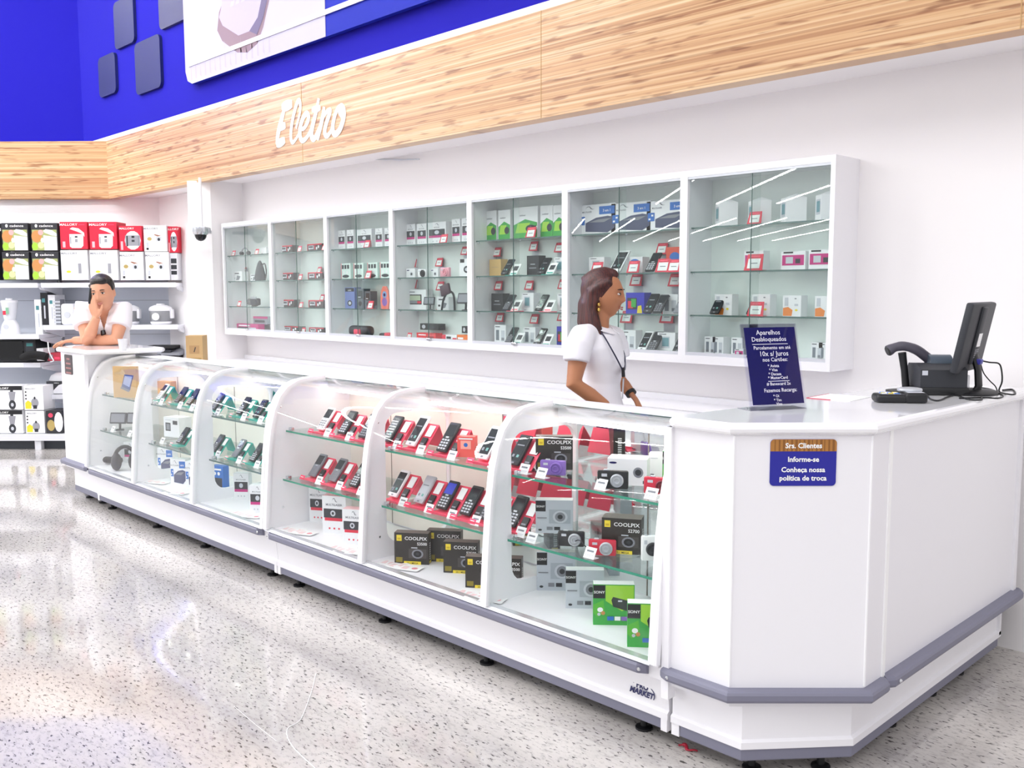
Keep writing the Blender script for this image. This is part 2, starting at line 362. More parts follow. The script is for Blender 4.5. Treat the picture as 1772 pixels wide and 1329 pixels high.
# ================================================================= wall display cabinets
CZ0, CZ1, CY0, CY1 = 1.137, 2.088, 3.9, 4.13
ORD = ['first', 'second', 'third', 'fourth', 'fifth', 'sixth', 'seventh', 'eighth', 'ninth', 'tenth', 'eleventh']
CX = [-7.56+.8*i for i in range(8)]; CX[7] = -1.965
CSH = [1.147, 1.378, 1.594, 1.812]   # floor, low, middle, top shelf surfaces
CABM = mat('cabinet_back', 'eef3f1', .6)
for i in range(7):
    x0, x1 = CX[i], CX[i+1]; W = x1-x0; t = .018
    e = empty('wall_display_cabinet', (x0, CY0, CZ0)); tag(e, f'white glass-fronted wall cabinet, {ORD[i]} from left in the row' + (', lit by ceiling-light reflections' if i == 6 else ''), 'cabinet', 'wall cabinets above the back ledge')
    H = CZ1-CZ0; D = CY1-CY0
    b = MB(); b.box(0, 0, 0, W, D, .04, WHITE); b.box(0, 0, H-.03, W, D, H, WHITE); b.box(0, 0, .04, .022, D, H-.03, WHITE); b.box(W-.022, 0, .04, W, D, H-.03, WHITE)
    b.build('carcass', e)
    MB().box(.022, D-.012, .04, W-.022, D, H-.03, CABM).build('back_panel', e)
    for k in (1, 2, 3):
        z = CSH[k]-CZ0; s = MB(); s.box(.024, .035, z-.006, W-.024, D-.014, z, SHELFG); s.box(.024, .0345, z-.007, W-.024, .0352, z+.001, EDGD); s.build('glass_shelf', e)
        g = MB(); 
        for xx in (.03, W/2, W-.03): g.tube([(xx, .05, z-.014), (xx, .05, z-.006)], .006, CHROME, 8)
        g.build('shelf_support', e)
    b = MB(); b.box(.022, .002, H-.042, W-.022, .03, H-.03, SIL); b.build('door_track', e); b = MB(); b.box(.022, .002, .04, W-.022, .03, .056, mat('track_grey', 'd0d2da', .4)); b.build('door_track', e)
    for k, (a, c, y) in enumerate(((.022, W/2+.02, .018), (W/2-.02, W-.022, .008))):
        g = MB(); g.box(a, y, .052, c, y+.004, H-.036, DOORG); g.box(a-.0005, y-.0005, .052, a+.0025, y+.0045, H-.036, EDGD) if k else None
        gd = g.build('sliding_glass_door', e)
    MB().rbox(W/2-.02, -.012, .045, W/2+.02, .008, .06, .003, CHROME).build('lock', gd)

# ================================================================= back ledge (white unit along the wall)
b = MB(); b.box(-7.6, 3.78, .875, -1.7, 4.127, .915, WHITE); b.box(-7.56, 3.32, 0, -7.16, 3.78, .915, WHITE); b.box(-7.6, 3.84, 0, -1.7, 4.127, .875, WHITE); b.box(-7.6, 4.1, .915, -1.7, 4.127, .945, WHITE)
tag(b.build('back_ledge'), 'long low white ledge unit along the wall under the cabinets', 'ledge')
# ================================================================= showcase counter units
PROF = [(2.362, .30), (2.375, .5), (2.392, .70), (2.41, .82), (2.432, .90), (2.462, .962), (2.502, 1.005), (2.555, 1.03), (2.62, 1.040), (2.72, 1.046)]
BX0, BX1, BX2 = -6.64, -4.215, -1.745
SH_LO, SH_UP, DECK, RY = .548, .797, .300, 2.885
def offs(path, d):
    P_ = [Vector(p) for p in path]; out = []
    for i, p in enumerate(P_):
        t = (P_[min(i+1, len(P_)-1)]-P_[max(i-1, 0)]).normalized(); out.append(tuple(p+Vector((t.y, -t.x))*d))
    return out
def base_profile(mb, x0, x1, b0=2.365):
    # white body, flared base ledge, bumper seat
    mb.yz([(2.385, .292), (2.385, .24), (2.418, .232), (2.43, .122), (2.42, .114), (2.42, .092), (2.86, .092), (2.86, .292)], x0, x1, WHITE)
def bumper(mb, x0, x1, l=True, r=True):
    pr = [(2.39, .248), (2.364, .248), (2.355, .252), (2.351, .26), (2.351, .278), (2.355, .286), (2.364, .290), (2.39, .290)]
    mb.yz(pr, x0+.03, x1-.03, GREY)
    for xa, xb, s in ((x0, x0+.03, 1), (x1, x1-.03, -1)):
        v = []; n = len(pr)
        for (y, z) in pr: v.append((xb, y, z))
        for (y, z) in pr: v.append((xa+(xb-xa)*.15, y+.018 if y < 2.38 else y, z))
        f = [(i, (i+1) % n, n+(i+1) % n, n+i) for i in range(n)]+[tuple(range(n, 2*n))]
        mb.add(v, f, GREY)
def hole_plate(x, t, holes, m=WHITE):
    # side partition between bays in the (y,z) plane
    outer = offs(PROF, .004)+[(RY-.005, 1.03), (RY-.005, .30)]
    loops = [outer]+([rrect(2.49, .36, RY-.02, .955, .07)] if holes else [])
    v, f = plate_geo(loops, t); X = Matrix(((0, 0, 1, x), (1, 0, 0, 0), (0, 1, 0, 0), (0, 0, 0, 1)))
    return v, f, X
def showcase(name, X0, X1, bays, holes, label, backs):
    e = empty(name, (X0, 2.36, 0)); tag(e, label, 'display counter')
    T = Matrix.Translation((-X0, -2.36, 0))
    def mb(): q = MB(); q.X = T; return q
    b = mb(); base_profile(b, X0, X1-.003); b.box(X0, 2.368, .286, X1-.003, RY, DECK, WHITE); b.build('base', e)
    b = mb(); b.box(X0+.03, 2.426, .055, X1-.03, 2.44, .093, GREY); b.box(X0+.03, 2.44, .055, X1-.03, 2.84, .091, mat('under_base', '6a6a72', .6)); b.build('kick_strip', e)
    b = mb(); b.box(X0+.003, 2.422, .05, X0+.028, 2.46, .093, WHITE); b.build('end_cap', e); b = mb(); b.box(X1-.031, 2.422, .05, X1-.006, 2.46, .093, WHITE); b.build('end_cap', e)
    for fx in (X0+.12, X0+.85, (X0+X1)/2+.3, X1-.14):
        b = mb(); b.lathe([(.03, 0), (.03, .008), (.012, .012), (.012, .058)], BLACK, 12, (fx, 2.475, 0)); b.build('levelling_foot', e)
    b = mb(); bumper(b, X0+.012, X1-.05); b.build('bumper', e)
    for sx in (X0+.03, X1-.07):
        b = mb(); b.lathe([(.007, 0), (.006, .003), (.0, .004)], CHROME, 10, (0, 0, 0), Matrix.Translation((sx, 2.3515, .269)) @ Matrix.Rotation(R(90), 4, 'X')); b.build('bumper_screw', e)
    b = mb(); b.ribbon([(2.356, .290), (2.362, .300), (2.385, .303)], .006, X0, X1-.03, mat('aluminium_sill', 'e4e6ea', .25, .6)); b.build('sill', e)
    # partitions with front edge tubes
    xs = bays
    for k, x in enumerate(xs):
        end = k in (0, len(xs)-1); xx = x+.012 if k == 0 else x-.012 if end else x
        v, f, X = hole_plate(xx, .02, holes[k]); b = mb(); b.add(v, f, WHITE, X); pt = b.build('side_partition', e)
        b = mb(); b.ribbon(offs(PROF, -.006), .022, xx-.017, xx+.017, WHITE); b.ribbon(offs(PROF, -.0172), .002, xx-.012, xx+.012, mat('frame_cap', 'fafafc', .25)); b.build('frame_edge', e)
        if k in (0, 1):
            for zz in (.40, .92): b = mb(); b.lathe([(.006, 0), (.005, .003), (0, .004)], CHROME, 8, (0, 0, 0), Matrix.Translation((xx+.011, 2.45, zz)) @ Matrix.Rotation(R(90), 4, 'Y')); b.build('partition_screw', e)
    for k in range(len(xs)-1):
        a, c = xs[k]+.03, xs[k+1]-.03
        b = mb(); b.ribbon(offs(PROF, -.004), .004, a-.012, c+.012, CURVG)
        b.ribbon([(2.718, 1.048), (2.722, 1.048)], .003, a, c, EDGD); b.build('curved_glass', e)
        for z in (SH_LO, SH_UP):
            yf = 2.475 if z > .7 else 2.45
            b = mb(); b.box(a, yf, z-.008, c, RY-.03, z, SHELFG); b.box(a, yf-.001, z-.0085, c, yf+.0005, z+.0005, EDGE if X0 > -5 else EDGD); gs_ = b.build('glass_shelf', e)
            for q_ in (a-.012, c-.01):
                b = mb(); b.rbox(q_, yf+.02, z-.012, q_+.022, yf+.045, z+.012, .004, CHROME); b.build('shelf_clip', gs_)
        # rear sliding doors (mirror or cream panel), posts
        kind = backs[k]; b = mb(); mid = (a+c)/2
        m1 = MIRR if kind in 'mM' else CREAM
        b.box(a-.02, RY-.012, .31, mid+.02, RY-.006, 1.0, m1 if kind != 'M' else MIRR); b.build('rear_door', e)
        b = mb(); b.box(mid-.02, RY-.022, .31, c+.02, RY-.016, 1.0, MIRR if kind in 'mh' else CREAM); b.box(mid-.022, RY-.024, .31, mid-.018, RY-.014, 1.0, mat('door_gap', '8a7f78', .6)); b.build('rear_door', e)
        # tube lamp under the slab
        b = mb(); b.tube([(a+.01, 2.738, .986), (c-.01, 2.738, .986)], .007, TUBE, 8); tl = b.build('tube_lamp', e)
        b = mb(); b.box(a, 2.735, .996, c, 2.75, 1.034, WHITE); b.build('lamp_rail', e)
    b = mb(); b.rbox(X0+.002, 2.722, 1.034, X1-.004, 2.875, 1.052, .004, WHITE); b.box(X0, RY-.01, .3, X1-.003, RY+.004, .33, WHITE); b.box(X0, RY-.03, 1.0, X1-.003, RY, 1.034, WHITE); b.build('top_slab', e)
    return e
A = [BX0, BX0+.80, BX0+1.62, BX1-.003]; B_ = [BX1+.003, -3.37, -2.56, BX2]
showcase('curved_glass_showcase', BX0, BX1, A, (0, 1, 1, 0), 'farther curved-glass showcase counter, holding teal phone stands and brown laptop box', 'ccm')
e2 = showcase('curved_glass_showcase', BX1, BX2, B_, (0, 1, 1, 0), 'nearer curved-glass showcase counter, holding pink phone stands and cameras', 'chm')
# maker's mark on the base of the nearer unit
b = MB(); b.X = Matrix.Translation((-1.885+4.215, 2.4255-2.36-.004, .155)) @ Matrix.Rotation(R(-6), 4, 'X'); NV = mat('navy_ink', '23245a', .5)
b.text('PRO', .030, .012, 0, .026, NV, .0012, 'CENTER'); b.text('MARKET', .028, -.010, 0, .026, NV, .0012, 'CENTER', .2)
for i in range(12):
    a0, a1 = R(-20+i*13), R(-20+(i+1)*13); r1, r2 = .055, .051
    b.poly([(.03+r2*math.cos(a0), .6*r2*math.sin(a0)), (.03+r1*math.cos(a0), .6*r1*math.sin(a0)), (.03+r1*math.cos(a1), .6*r1*math.sin(a1)), (.03+r2*math.cos(a1), .6*r2*math.sin(a1))], 0, NV)
b.build('maker_mark', e2)

# ================================================================= end counters with raised worktops
def ring_counter(name, outline, top_outline, label, kick_in=.085, zt=(1.074, 1.11)):
    """outline: front edge polyline (left to right) then back corners"""
    e = empty(name, (outline[0][0], outline[0][1], 0)); tag(e, label, 'counter'); T = Matrix.Translation((-outline[0][0], -outline[0][1], 0))
    return e, T
def inset(poly, d):      # shrink a counter-clockwise polygon
    n = len(poly); out = []
    for i in range(n):
        p0, p1, p2 = Vector(poly[i-1]), Vector(poly[i]), Vector(poly[(i+1) % n])
        a = (p1-p0).normalized(); c = (p2-p1).normalized(); na = Vector((-a.y, a.x)); nc = Vector((-c.y, c.x))
        k = 1+na.dot(nc); out.append(tuple(p1+(na+nc)*d/k))
    return out
def band(mb, pts, d, prof, m):
    """sweep (out,z) profile along open polyline pts (interior on the left)"""
    P_ = [Vector(p) for p in pts]; n = len(P_); k = len(prof); v = []
    for i in range(n):
        a = (P_[i]-P_[i-1]).normalized() if i else (P_[1]-P_[0]).normalized()
        c = (P_[i+1]-P_[i]).normalized() if i < n-1 else a
        na = Vector((a.y, -a.x)); nc = Vector((c.y, -c.x)); q = (na+nc)/(1+na.dot(nc))
        for (o_, z) in prof: v.append((P_[i].x+q.x*o_, P_[i].y+q.y*o_, z))
    f = [(i*k+j, i*k+(j+1) % k, (i+1)*k+(j+1) % k, (i+1)*k+j) for i in range(n-1) for j in range(k)]
    f += [tuple(range(k)), tuple(range((n-1)*k, n*k))[::-1]]
    mb.add(v, f, m)
def worktop(mb, poly, z0, z1, m):      # slab with half round nosing
    zc = (z0+z1)/2; r = (z1-z0)/2; rings = [inset(poly, r*(1-math.cos(t))) for t in [R(a) for a in (-90, -60, -30, 0, 30, 60, 90)]]
    zs = [zc+r*math.sin(R(a)) for a in (-90, -60, -30, 0, 30, 60, 90)]; n = len(poly); v = []; f = []
    for rg, z in zip(rings, zs): v += [(p[0], p[1], z) for p in rg]
    for i in range(6):
        for j in range(n): f.append((i*n+j, i*n+(j+1) % n, (i+1)*n+(j+1) % n, (i+1)*n+j))
    f += [tuple(range(n-1, -1, -1)), tuple(range(6*n, 7*n))]; mb.add(v, f, m)
BP = [(-.01, .256), (.024, .256), (.032, .260), (.036, .268), (.036, .284), (.032, .291), (.024, .295), (-.01, .295)]
TOPM = mat('glossy_white_worktop', 'f8f8fb', .12, coat=.5)
# right hand end: chamfered corner, runs back toward the wall
xr, yf = -1.205, 2.385
front = [(-1.738, yf), (-1.494, yf), (xr, 2.674)]
e = empty('corner_counter', (-1.738, yf, 0)); tag(e, 'white chamfered corner counter carrying the acrylic sign and till monitor', 'counter'); CORNER = e
T = Matrix.Translation((1.738, -yf, 0))
def mb(): q = MB(); q.X = T; return q
def body(poly, z0, z1, m): b = mb(); b.prism(poly, z0, z1, m); return b
full = [(-1.738, yf), (-1.494, yf), (xr, 2.674), (xr, 2.80), (-1.63, 2.80), (-1.738, 2.80)]
b = body(full, .235, 1.074, WHITE); b.build('corner_panel', e)
for (px_, py_, a) in ((-1.494, yf, 22), (xr, 2.674, 67)):
    b = mb(); b.tube([(px_, py_-.001, .30), (px_, py_-.001, 1.072)], .004, mat('panel_corner_strip', 'fbfbfd', .3), 6); b.build('corner_strip', e)
b = mb(); b.box(-1.74, 2.372, .19, -1.712, 2.41, 1.074, WHITE); b.build('edge_post', e)
b = mb(); b.box(-1.24, 2.80, .235, xr-.004, 4.0, 1.074, WHITE); b.box(-1.24, 2.79, .235, xr+.004, 2.81, 1.074, mat('seam_white', 'ffffff', .3)); b.box(-1.24, 3.99, .235, xr+.006, 4.02, 1.074, WHITE); b.build('side_panel', e)
b = mb(); b.prism([(-1.735, yf+.045), (-1.494+.019, yf+.045), (xr-.045, 2.674+.019), (xr-.045, 4.0), (-1.6, 4.0), (-1.735, 2.84)], .094, .236, WHITE)
band(b, [(-1.735, yf+.045), (-1.475, yf+.045), (xr-.045, 2.693), (xr-.045, 4.0)], 0, [(-.005, .092), (.010, .092), (.010, .114), (-.005, .124)], WHITE); b.build('base', e)
b = mb(); band(b, [(-1.700, yf+.043), (-1.475, yf+.043), (xr-.043, 2.692), (xr-.043, 3.98)], 0, [(-.02, .052), (0, .052), (.003, .056), (.003, .092), (-.02, .094)], GREY); b.build('kick_strip', e)
b = mb(); b.box(-1.735, yf+.04, .05, -1.705, yf+.08, .094, WHITE); b.build('end_cap', e)
b = mb(); band(b, [(-1.722, yf+.01), (-1.70, yf), (-1.494, yf), (xr, 2.674), (xr, 2.765), (xr-.012, 2.782)], 0, BP, GREY); b.build('bumper', e)
b = mb(); band(b, [(xr-.012, 2.815), (xr, 2.835), (xr, 4.01), (xr-.012, 4.03)], 0, BP, GREY); b.build('bumper', e)
for p in ((xr+.037, 2.85, .275), (-1.70, yf-.034, .275)):
    b = mb(); b.ball(p, .007, CHROME, seg=8); b.build('bumper_screw', e)
for p in ((-1.48, 2.50), (-1.33, 2.66), (-1.31, 3.1), (-1.31, 3.45), (-1.31, 3.72)):
    b = mb(); b.lathe([(.03, 0), (.03, .008), (.012, .012), (.012, .096)], BLACK, 12, (p[0], p[1], 0)); b.build('levelling_foot', e)
b = mb(); pr = [(-1.66+.035*math.cos(R(t))-.035, 2.36+.035+.035*math.sin(R(t))) for t in (180, 210, 240, 270)]
worktop(b, [(-1.73, 2.395), (-1.72, 2.37), (-1.695, 2.36), (-1.494, 2.36), (-1.185, 2.664), (-1.165, 4.05), (-1.62, 4.05), (-1.67, 2.9)], 1.074, 1.11, TOPM); b.build('worktop', e)
b = mb(); b.box(-1.66, 2.85, 0, -1.64, 4.0, 1.074, WHITE); b.box(-1.66, 3.98, .1, -1.24, 4.0, 1.074, WHITE); b.build('inner_panel', e)
# policy plaque on the chamfer face
PC = Vector((-1.3495, 2.5295, .9905)); RC = Matrix.Translation(PC) @ Matrix.Rotation(R(45), 4, 'Z')
pl = empty('policy_plaque', PC, R(45)); tag(pl, 'blue and wood-look plaque reading Srs. Clientes on the chamfered counter front', 'sign')
PLB = mat('plaque_navy', '23249a', .35); PLW = mat('plaque_wood', 'b27a3a', .4); PLW2 = mat('plaque_wood_dark', '8c5a26', .4); PLT = mat('plaque_white', 'ffffff', .4)
W_, H_ = .196, .140
b = MB(); b.plate([rrect(-W_/2, -H_/2, W_/2, H_/2, .012)], .003, PLB, Matrix.Translation((0, -.0015, 0)) @ XZ); b.build('plate', pl)
b = MB(); L = [p for p in rrect(-W_/2, -H_/2, W_/2, H_/2, .012) if p[1] > 0]; b.plate([L+[(-W_/2, .034), (W_/2, .034)]], .0006, PLW, Matrix.Translation((0, -.0033, 0)) @ XZ)
for i in range(15):
    xx = -W_/2+.012+i*.0122; b.q(xx, .0345, xx+.003+.002*(i % 3), .0690, -.0038, PLW2)
b.build('wood_header', pl)
b = MB()
for t_, z, s in (('Srs. Clientes', .044, .0215), ('Informe-se', .003, .0212), ('Conheça nossa', -.028, .0212), ('política de troca', -.0535, .0212)):
    b.text(t_, 0, z, -.0042, s, PLT, .0006, 'CENTER')
b.build('lettering', pl)

# left hand end counter, with the man leaning on it
e = empty('end_counter', (-7.13, 2.385, 0)); tag(e, 'white end counter on the far left that the leaning man rests his arms on', 'counter')
T = Matrix.Translation((7.13, -2.385, 0))
poly = [(-7.12, 2.385), (-6.665, 2.385), (-6.665, 2.9), (-7.3, 2.9), (-7.3, 2.565)]
b = mb(); b.prism(poly, .235, 1.074, WHITE); b.build('panel', e)
b = mb(); b.box(-6.70, 2.375, .235, -6.645, 2.40, 1.03, WHITE); b.build('edge_post', e)
b = mb(); b.prism([(-7.09, 2.43), (-6.645, 2.43), (-6.645, 2.9), (-7.25, 2.9), (-7.25, 2.59)], .094, .236, WHITE); b.build('base', e)
b = mb(); band(b, [(-7.25, 2.593), (-7.09, 2.433), (-6.66, 2.433)], 0, [(-.03, .052), (0, .052), (.003, .056), (.003, .092), (-.03, .094)], GREY); b.build('kick_strip', e)
b = mb(); band(b, [(-7.3, 2.565), (-7.12, 2.385), (-6.69, 2.385), (-6.675, 2.395)], 0, BP, GREY); b.build('bumper', e)
for p in ((-7.0, 2.50), (-6.75, 2.50)): b = mb(); b.lathe([(.03, 0), (.03, .008), (.012, .012), (.012, .096)], BLACK, 12, (p[0], p[1], 0)); b.build('levelling_foot', e)
b = mb(); worktop(b, [(-7.14, 2.36), (-6.56, 2.36), (-6.54, 2.39), (-6.5, 2.87), (-6.53, 2.9), (-7.33, 2.9), (-7.33, 2.55)], 1.074, 1.11, TOPM); b.build('worktop', e)
pq = empty('notice_plate', (-6.965, 2.3835, .99)); tag(pq, 'small dark brown notice plate on the far left counter front', 'sign')
b = MB(); b.plate([rrect(-.075, -.07, .075, .07, .012)], .003, mat('dark_brown_plate', '2c1d22', .4), Matrix.Translation((0, -.001, 0)) @ XZ); b.build('plate', pq)
b = MB(); pk = mat('faded_print', 'a06a68', .5)
for k, (ww) in enumerate((.06, .09, .1, .1)): b.q(-ww/2, .04-k*.033-.006, ww/2, .04-k*.033+.006, -.0031, pk)
b.build('print', pq)

# ================================================================= things on the corner counter
# acrylic stand sign
SP = onz(1347, 709, 1.11); sg2 = empty('acrylic_stand_sign', SP, R(64)); tag(sg2, 'clear acrylic stand with navy sheet of card and recharge terms, standing on worktop', 'sign')
TI = Matrix.Rotation(R(-15), 4, 'X'); d_ = (Vector(SP)-Vector((0, 0, 1.5))).dot(Vector(_f)); k_ = d_/FPX
SW, SHT = 112*k_, 152*k_
b = MB(); b.X = TI; b.box(-SW/2, 0, 0, SW/2, .002, SHT, ACRY); b.box(-SW/2, -.006, 0, SW/2, -.004, SHT, ACRY)
b.X = Matrix(); b.box(-SW/2, -.006, 0, SW/2, .075, .002, ACRY); b.tube([(-SW/2, -.005, .001), (-SW/2, .075, .001)], .0012, MGREY, 4); b.build('holder', sg2)
b = MB(); b.X = TI; m_ = .0085; b.box(-SW/2+.012, -.0035, .018, SW/2-.006, -.001, SHT-.012, NAVY); sh = b.build('navy_sheet', sg2)
b = MB(); b.X = TI; ty = -.0037; u_ = SHT/148
SGT = mat('sign_white_text', 'ffffff', .4)
for t_, cxp, zp, s in (('Aparelhos', -2, 130, 11.5), ('Desbloqueados', -2, 118.5, 11), ('Parcelamento em até', 2, 104.5, 8.5), ('10x s/ Juros', 4, 93, 12), ('nos Cartões:', 5, 83.5, 9.5), ('* Avista', 0, 73.5, 7), ('* Visa', -1, 66.5, 7), ('* Dacasa', 1, 59.5, 7), ('* MasterCard', 6, 53, 7), ('# Banescard 2x', 6, 42.5, 7.5), ('Fazemos Recarga:', 8, 31, 9), ('* Oi', -2, 22, 6.5), ('* Tim', 0, 15, 6.5), ('Vivo', 2, 8.5, 6.5)):
    b.text(t_, cxp*u_, (zp-5)*u_+.008, ty, s*u_, SGT, .0002, 'CENTER')
for x0_, x1_, zz in ((-36, 34, 108), (-14, 28, 44)): b.q(x0_*u_, zz*u_+.008, x1_*u_, (zz+1)*u_+.008, ty, SGT)
b.build('lettering', sg2)
# red-edged papers
pp = empty('paper_sheet', onz(1450, 690, 1.11), R(2)); tag(pp, 'white paper with red edge lying flat behind the acrylic sign', 'paper')
b = MB(); b.box(-.09, -.06, 0, .07, .12, .002, PAPER); b.build('sheet', pp); b = MB(); b.box(-.092, -.06, 0, -.087, .12, .0024, mat('crimson_edge', 'c42a50', .5)); b.X = Matrix.Rotation(R(0), 4, 'Z'); b.box(-.09, -.063, .0, .0, -.0595, .0024, mat('crimson_edge')); b.build('red_edge', pp)
# monitor, rear and left side to the viewer
mp_ = onz(1668, 680, 1.11); mo = empty('flat_monitor', mp_, R(45-118)); tag(mo, 'black flat monitor seen from behind on the corner counter', 'monitor')
mo.rotation_euler.z = R(-84)
b = MB(); TL = Matrix.Translation((0, 0, .085)) @ Matrix.Rotation(R(-11), 4, 'X')
b.X = TL; b.rbox(-.17, -.014, 0, .17, .014, .262, .008, DARK, 2); b.rbox(-.02, .010, .03, .05, .026, .25, .008, DARK, 2)
dsp = b.build('display', mo); b = MB(); b.X = TL; b.box(-.158, -.0146, .014, .158, -.0142, .25, SCRN); b.build('screen', dsp)
b = MB(); b.X = TL; b.box(-.01, .0262, .10, .04, .0266, .15, PAPER); 
for k in range(5): b.box(-.01, .0262, .058+k*.007, .045, .0265, .061+k*.007, MGREY)
b.build('back_label', dsp)
b = MB(); b.tube([(0, .03, .15), (0, .045, .09), (0, .05, .03), (0, .04, .01)], [(.03, .012), (.026, .012), (.03, .012), (.05, .01)], BLACK, 12); b.build('neck', mo)
b = MB(); b.lathe([(.0, 0), (.105, 0), (.11, .006), (.1, .012), (.03, .02), (.001, .022)], BLACK, 28, (0, .03, 0), sx=1, sy=.8); b.build('foot', mo)
b = MB(); b.X = TL; b.rbox(-.02, .012, .035, .02, .05, .055, .004, mat('vga_blue', '2a2a9a', .4)); b.build('cable_plug', dsp)
# receipt printer (dark grey wedge) left of the monitor
pr_ = onz(1629, 683, 1.11); rp = empty('receipt_printer', pr_, R(38)); tag(rp, 'dark grey receipt printer between the hand scanner and the monitor', 'printer')
b = MB(); b.X = Matrix.Translation((0, .06, 0)); b.yz([(-.09, .02), (-.09, .095), (-.02, .115), (.07, .11), (.09, .09), (.09, .02)], -.085, .08, DARK); b.rbox(-.088, -.095, .0, .088, .095, .03, .006, BLACK); b.build('body', rp)
b = MB(); b.X = Matrix.Translation((0, .06, 0)); b.tube([(-.03, .02, .100), (.05, .02, .100)], .045, mat('blue_grey_cover', '4c5866', .4), 20); b.build('paper_cover', rp)
b = MB(); b.X = Matrix.Translation((0, .06, 0)); b.box(-.080, -.0915, .075, -.06, -.0905, .092, LGREY); b.build('badge', rp)
# barcode scanner on its pole stand
def at45(px, py, D):  # world point on a 45 degree plane
    u, D, z = ond(px, py, D); return Vector(((u-D)*s5, (u+D)*s5, z))
sc0 = onz(1566, 678, 1.11); SD = Vector(sc0).dot(Vector((-s5, s5, 0)))
sc = empty('barcode_scanner', sc0); tag(sc, 'grey handheld barcode scanner resting on a black pole stand', 'scanner')
def loc_(px, py): return at45(px, py, SD)-sc0
PGY = mat('purple_grey_plastic', '55525e', .4)
b = MB(); b.lathe([(.0, 0), (.07, 0), (.07, .006), (.02, .012), (.001, .014)], BLACK, 24); b.build('stand_base', sc)
b = MB(); b.tube([loc_(1568, 675), loc_(1565, 640), loc_(1561, 610)], [.014, .013, .015], BLACK, 12); b.build('pole', sc)
b = MB(); b.tube(smoothp([loc_(1537, 607), loc_(1549, 601), loc_(1565, 599), loc_(1585, 605), loc_(1602, 617), loc_(1618, 630)], 4), [.021, .021, .020, .018, .017, .017, .018]+[.018]*4+[.019]*4+[.019]*4+[.015]*2, PGY, 14); b.build('scanner_body', sc)
b = MB(); b.tube([loc_(1534.5, 608), loc_(1537, 607)], [.017, .021], BLACK, 12); b.build('scan_window', sc)
CLR = mat('clear_grey_cable', 'b9bcc2', .3)
b = MB(); b.tube(smoothp([loc_(1616, 628), loc_(1630, 637), loc_(1650, 652), loc_(1668, 665), loc_(1680, 680)]), .0045, CLR, 8); b.tube([loc_(1616, 628), loc_(1634, 640)], [.009, .005], CLR, 8); b.build('cable', sc)
# card terminal
tp = onz(1556, 696, 1.11); te = empty('card_terminal', tp, R(40)); tag(te, 'black card payment terminal lying flat in front of the hand scanner', 'card terminal')
b = MB(); b.rbox(-.085, -.035, 0, .075, .045, .03, .012, BLACK, 3); b.rbox(.01, -.04, .0, .085, .05, .036, .01, BLACK, 3); b.build('body', te)
b = MB(); b.box(-.065, -.02, .0301, -.0, .03, .0308, mat('terminal_keys', 'c9d2e6', .3)); 
for i in range(3):
    for j in range(3): b.rbox(-.062+i*.021, -.018+j*.016, .0305, -.046+i*.021, -.007+j*.016, .0335, .001, (PAPER, YEL, BPRINT)[(i+j) % 3], 1)
b.build('keypad', te)
b = MB(); b.box(.02, -.03, .0362, .075, .04, .037, LGREY); b.build('screen', te)
rl = MB().lathe([(.0, 0), (.04, 0), (.042, .004), (.04, .01), (.03, .012), (0, .012)], SIL, 24).build('receipt_roll', te, (.045, .035, .036))
# small white junction box behind
jb = tag(MB().rbox(-.03, -.02, 0, .03, .02, .055, .004, mat('grey_white_plastic', 'd8d8dc', .4)).build('power_adapter', None, onz(1661, 672, 1.11), R(45)), 'small grey white power adapter behind the monitor foot', 'power adapter')
# cables
def cable(pts, r, label, m=BLACK, name='cable'):
    P_ = [at45(px, py, D) if D else onz(px, py, 1.113) for px, py, D in pts]
    o = Vector(P_[0]); b = MB(); b.tube([Vector(p)-o for p in smoothp([tuple(p) for p in P_], 6)], r, m, 7); return tag(b.build(name, None, o), label, 'cable', None)
MD = Vector(mp_).dot(Vector((-s5, s5, 0)))
cable([(1693, 623, MD), (1712, 627, MD), (1728, 629, MD), (1733, 640, MD), (1734, 660, MD), (1729, 677, None), (1744, 682, None), (1757, 682, None), (1752, 674, None), (1735, 675, None)], .003, 'black video cable hanging from the back of the monitor to the worktop')
cable([(1697, 629, MD), (1702, 645, MD), (1712, 658, MD), (1722, 668, MD), (1726, 677, None)], .0022, 'thinner black lead hanging beside the video cable behind the monitor')
cable([(1603, 683, None), (1611, 691, None), (1625, 693, None), (1640, 687, None), (1655, 684, None), (1675, 691, None), (1698, 692, None), (1698, 687, None)], .003, 'black cable looping on the worktop in front of the monitor foot')
cable([(1690, 670, None), (1715, 674, None), (1735, 684, None), (1728, 689, None), (1700, 688, None), (1660, 689, None)], .003, 'black cable coiled around the right side of the monitor foot')
for px, py, lab in ((1718, 629, 'black ferrite bead on the video cable'), ): 
    pass
# ================================================================= merchandise
REG = []
def reg(o, look, where, cat, group=None): REG.append((o, look, where, cat, group)); return o
def finish_labels():
    G = {}
    for t in REG: G.setdefault((t[1], t[2]), []).append(t)
    for (look, where), L in G.items():
        L.sort(key=lambda t: (t[0].location.x+t[0].location.y*.02 if 'u' not in t[0] else t[0]['u']))
        for i, (o, _, _, cat, grp) in enumerate(L):
            lab = f'{look} on {where}' if len(L) == 1 else f'{look}, {ORD[i]} from left on {where}'
            tag(o, lab, cat, grp)
            if 'u' in o: del o['u']
def kdepth(P_): return (Vector(P_)-Vector((0, 0, EYE))).dot(Vector(_f))/FPX
_proto = {}
def make(key, fn, loc, rz):
    if key in _proto: return clone(_proto[key], loc, rz)
    o = fn(); o.location = loc; o.rotation_euler.z = rz; _proto[key] = o; return o
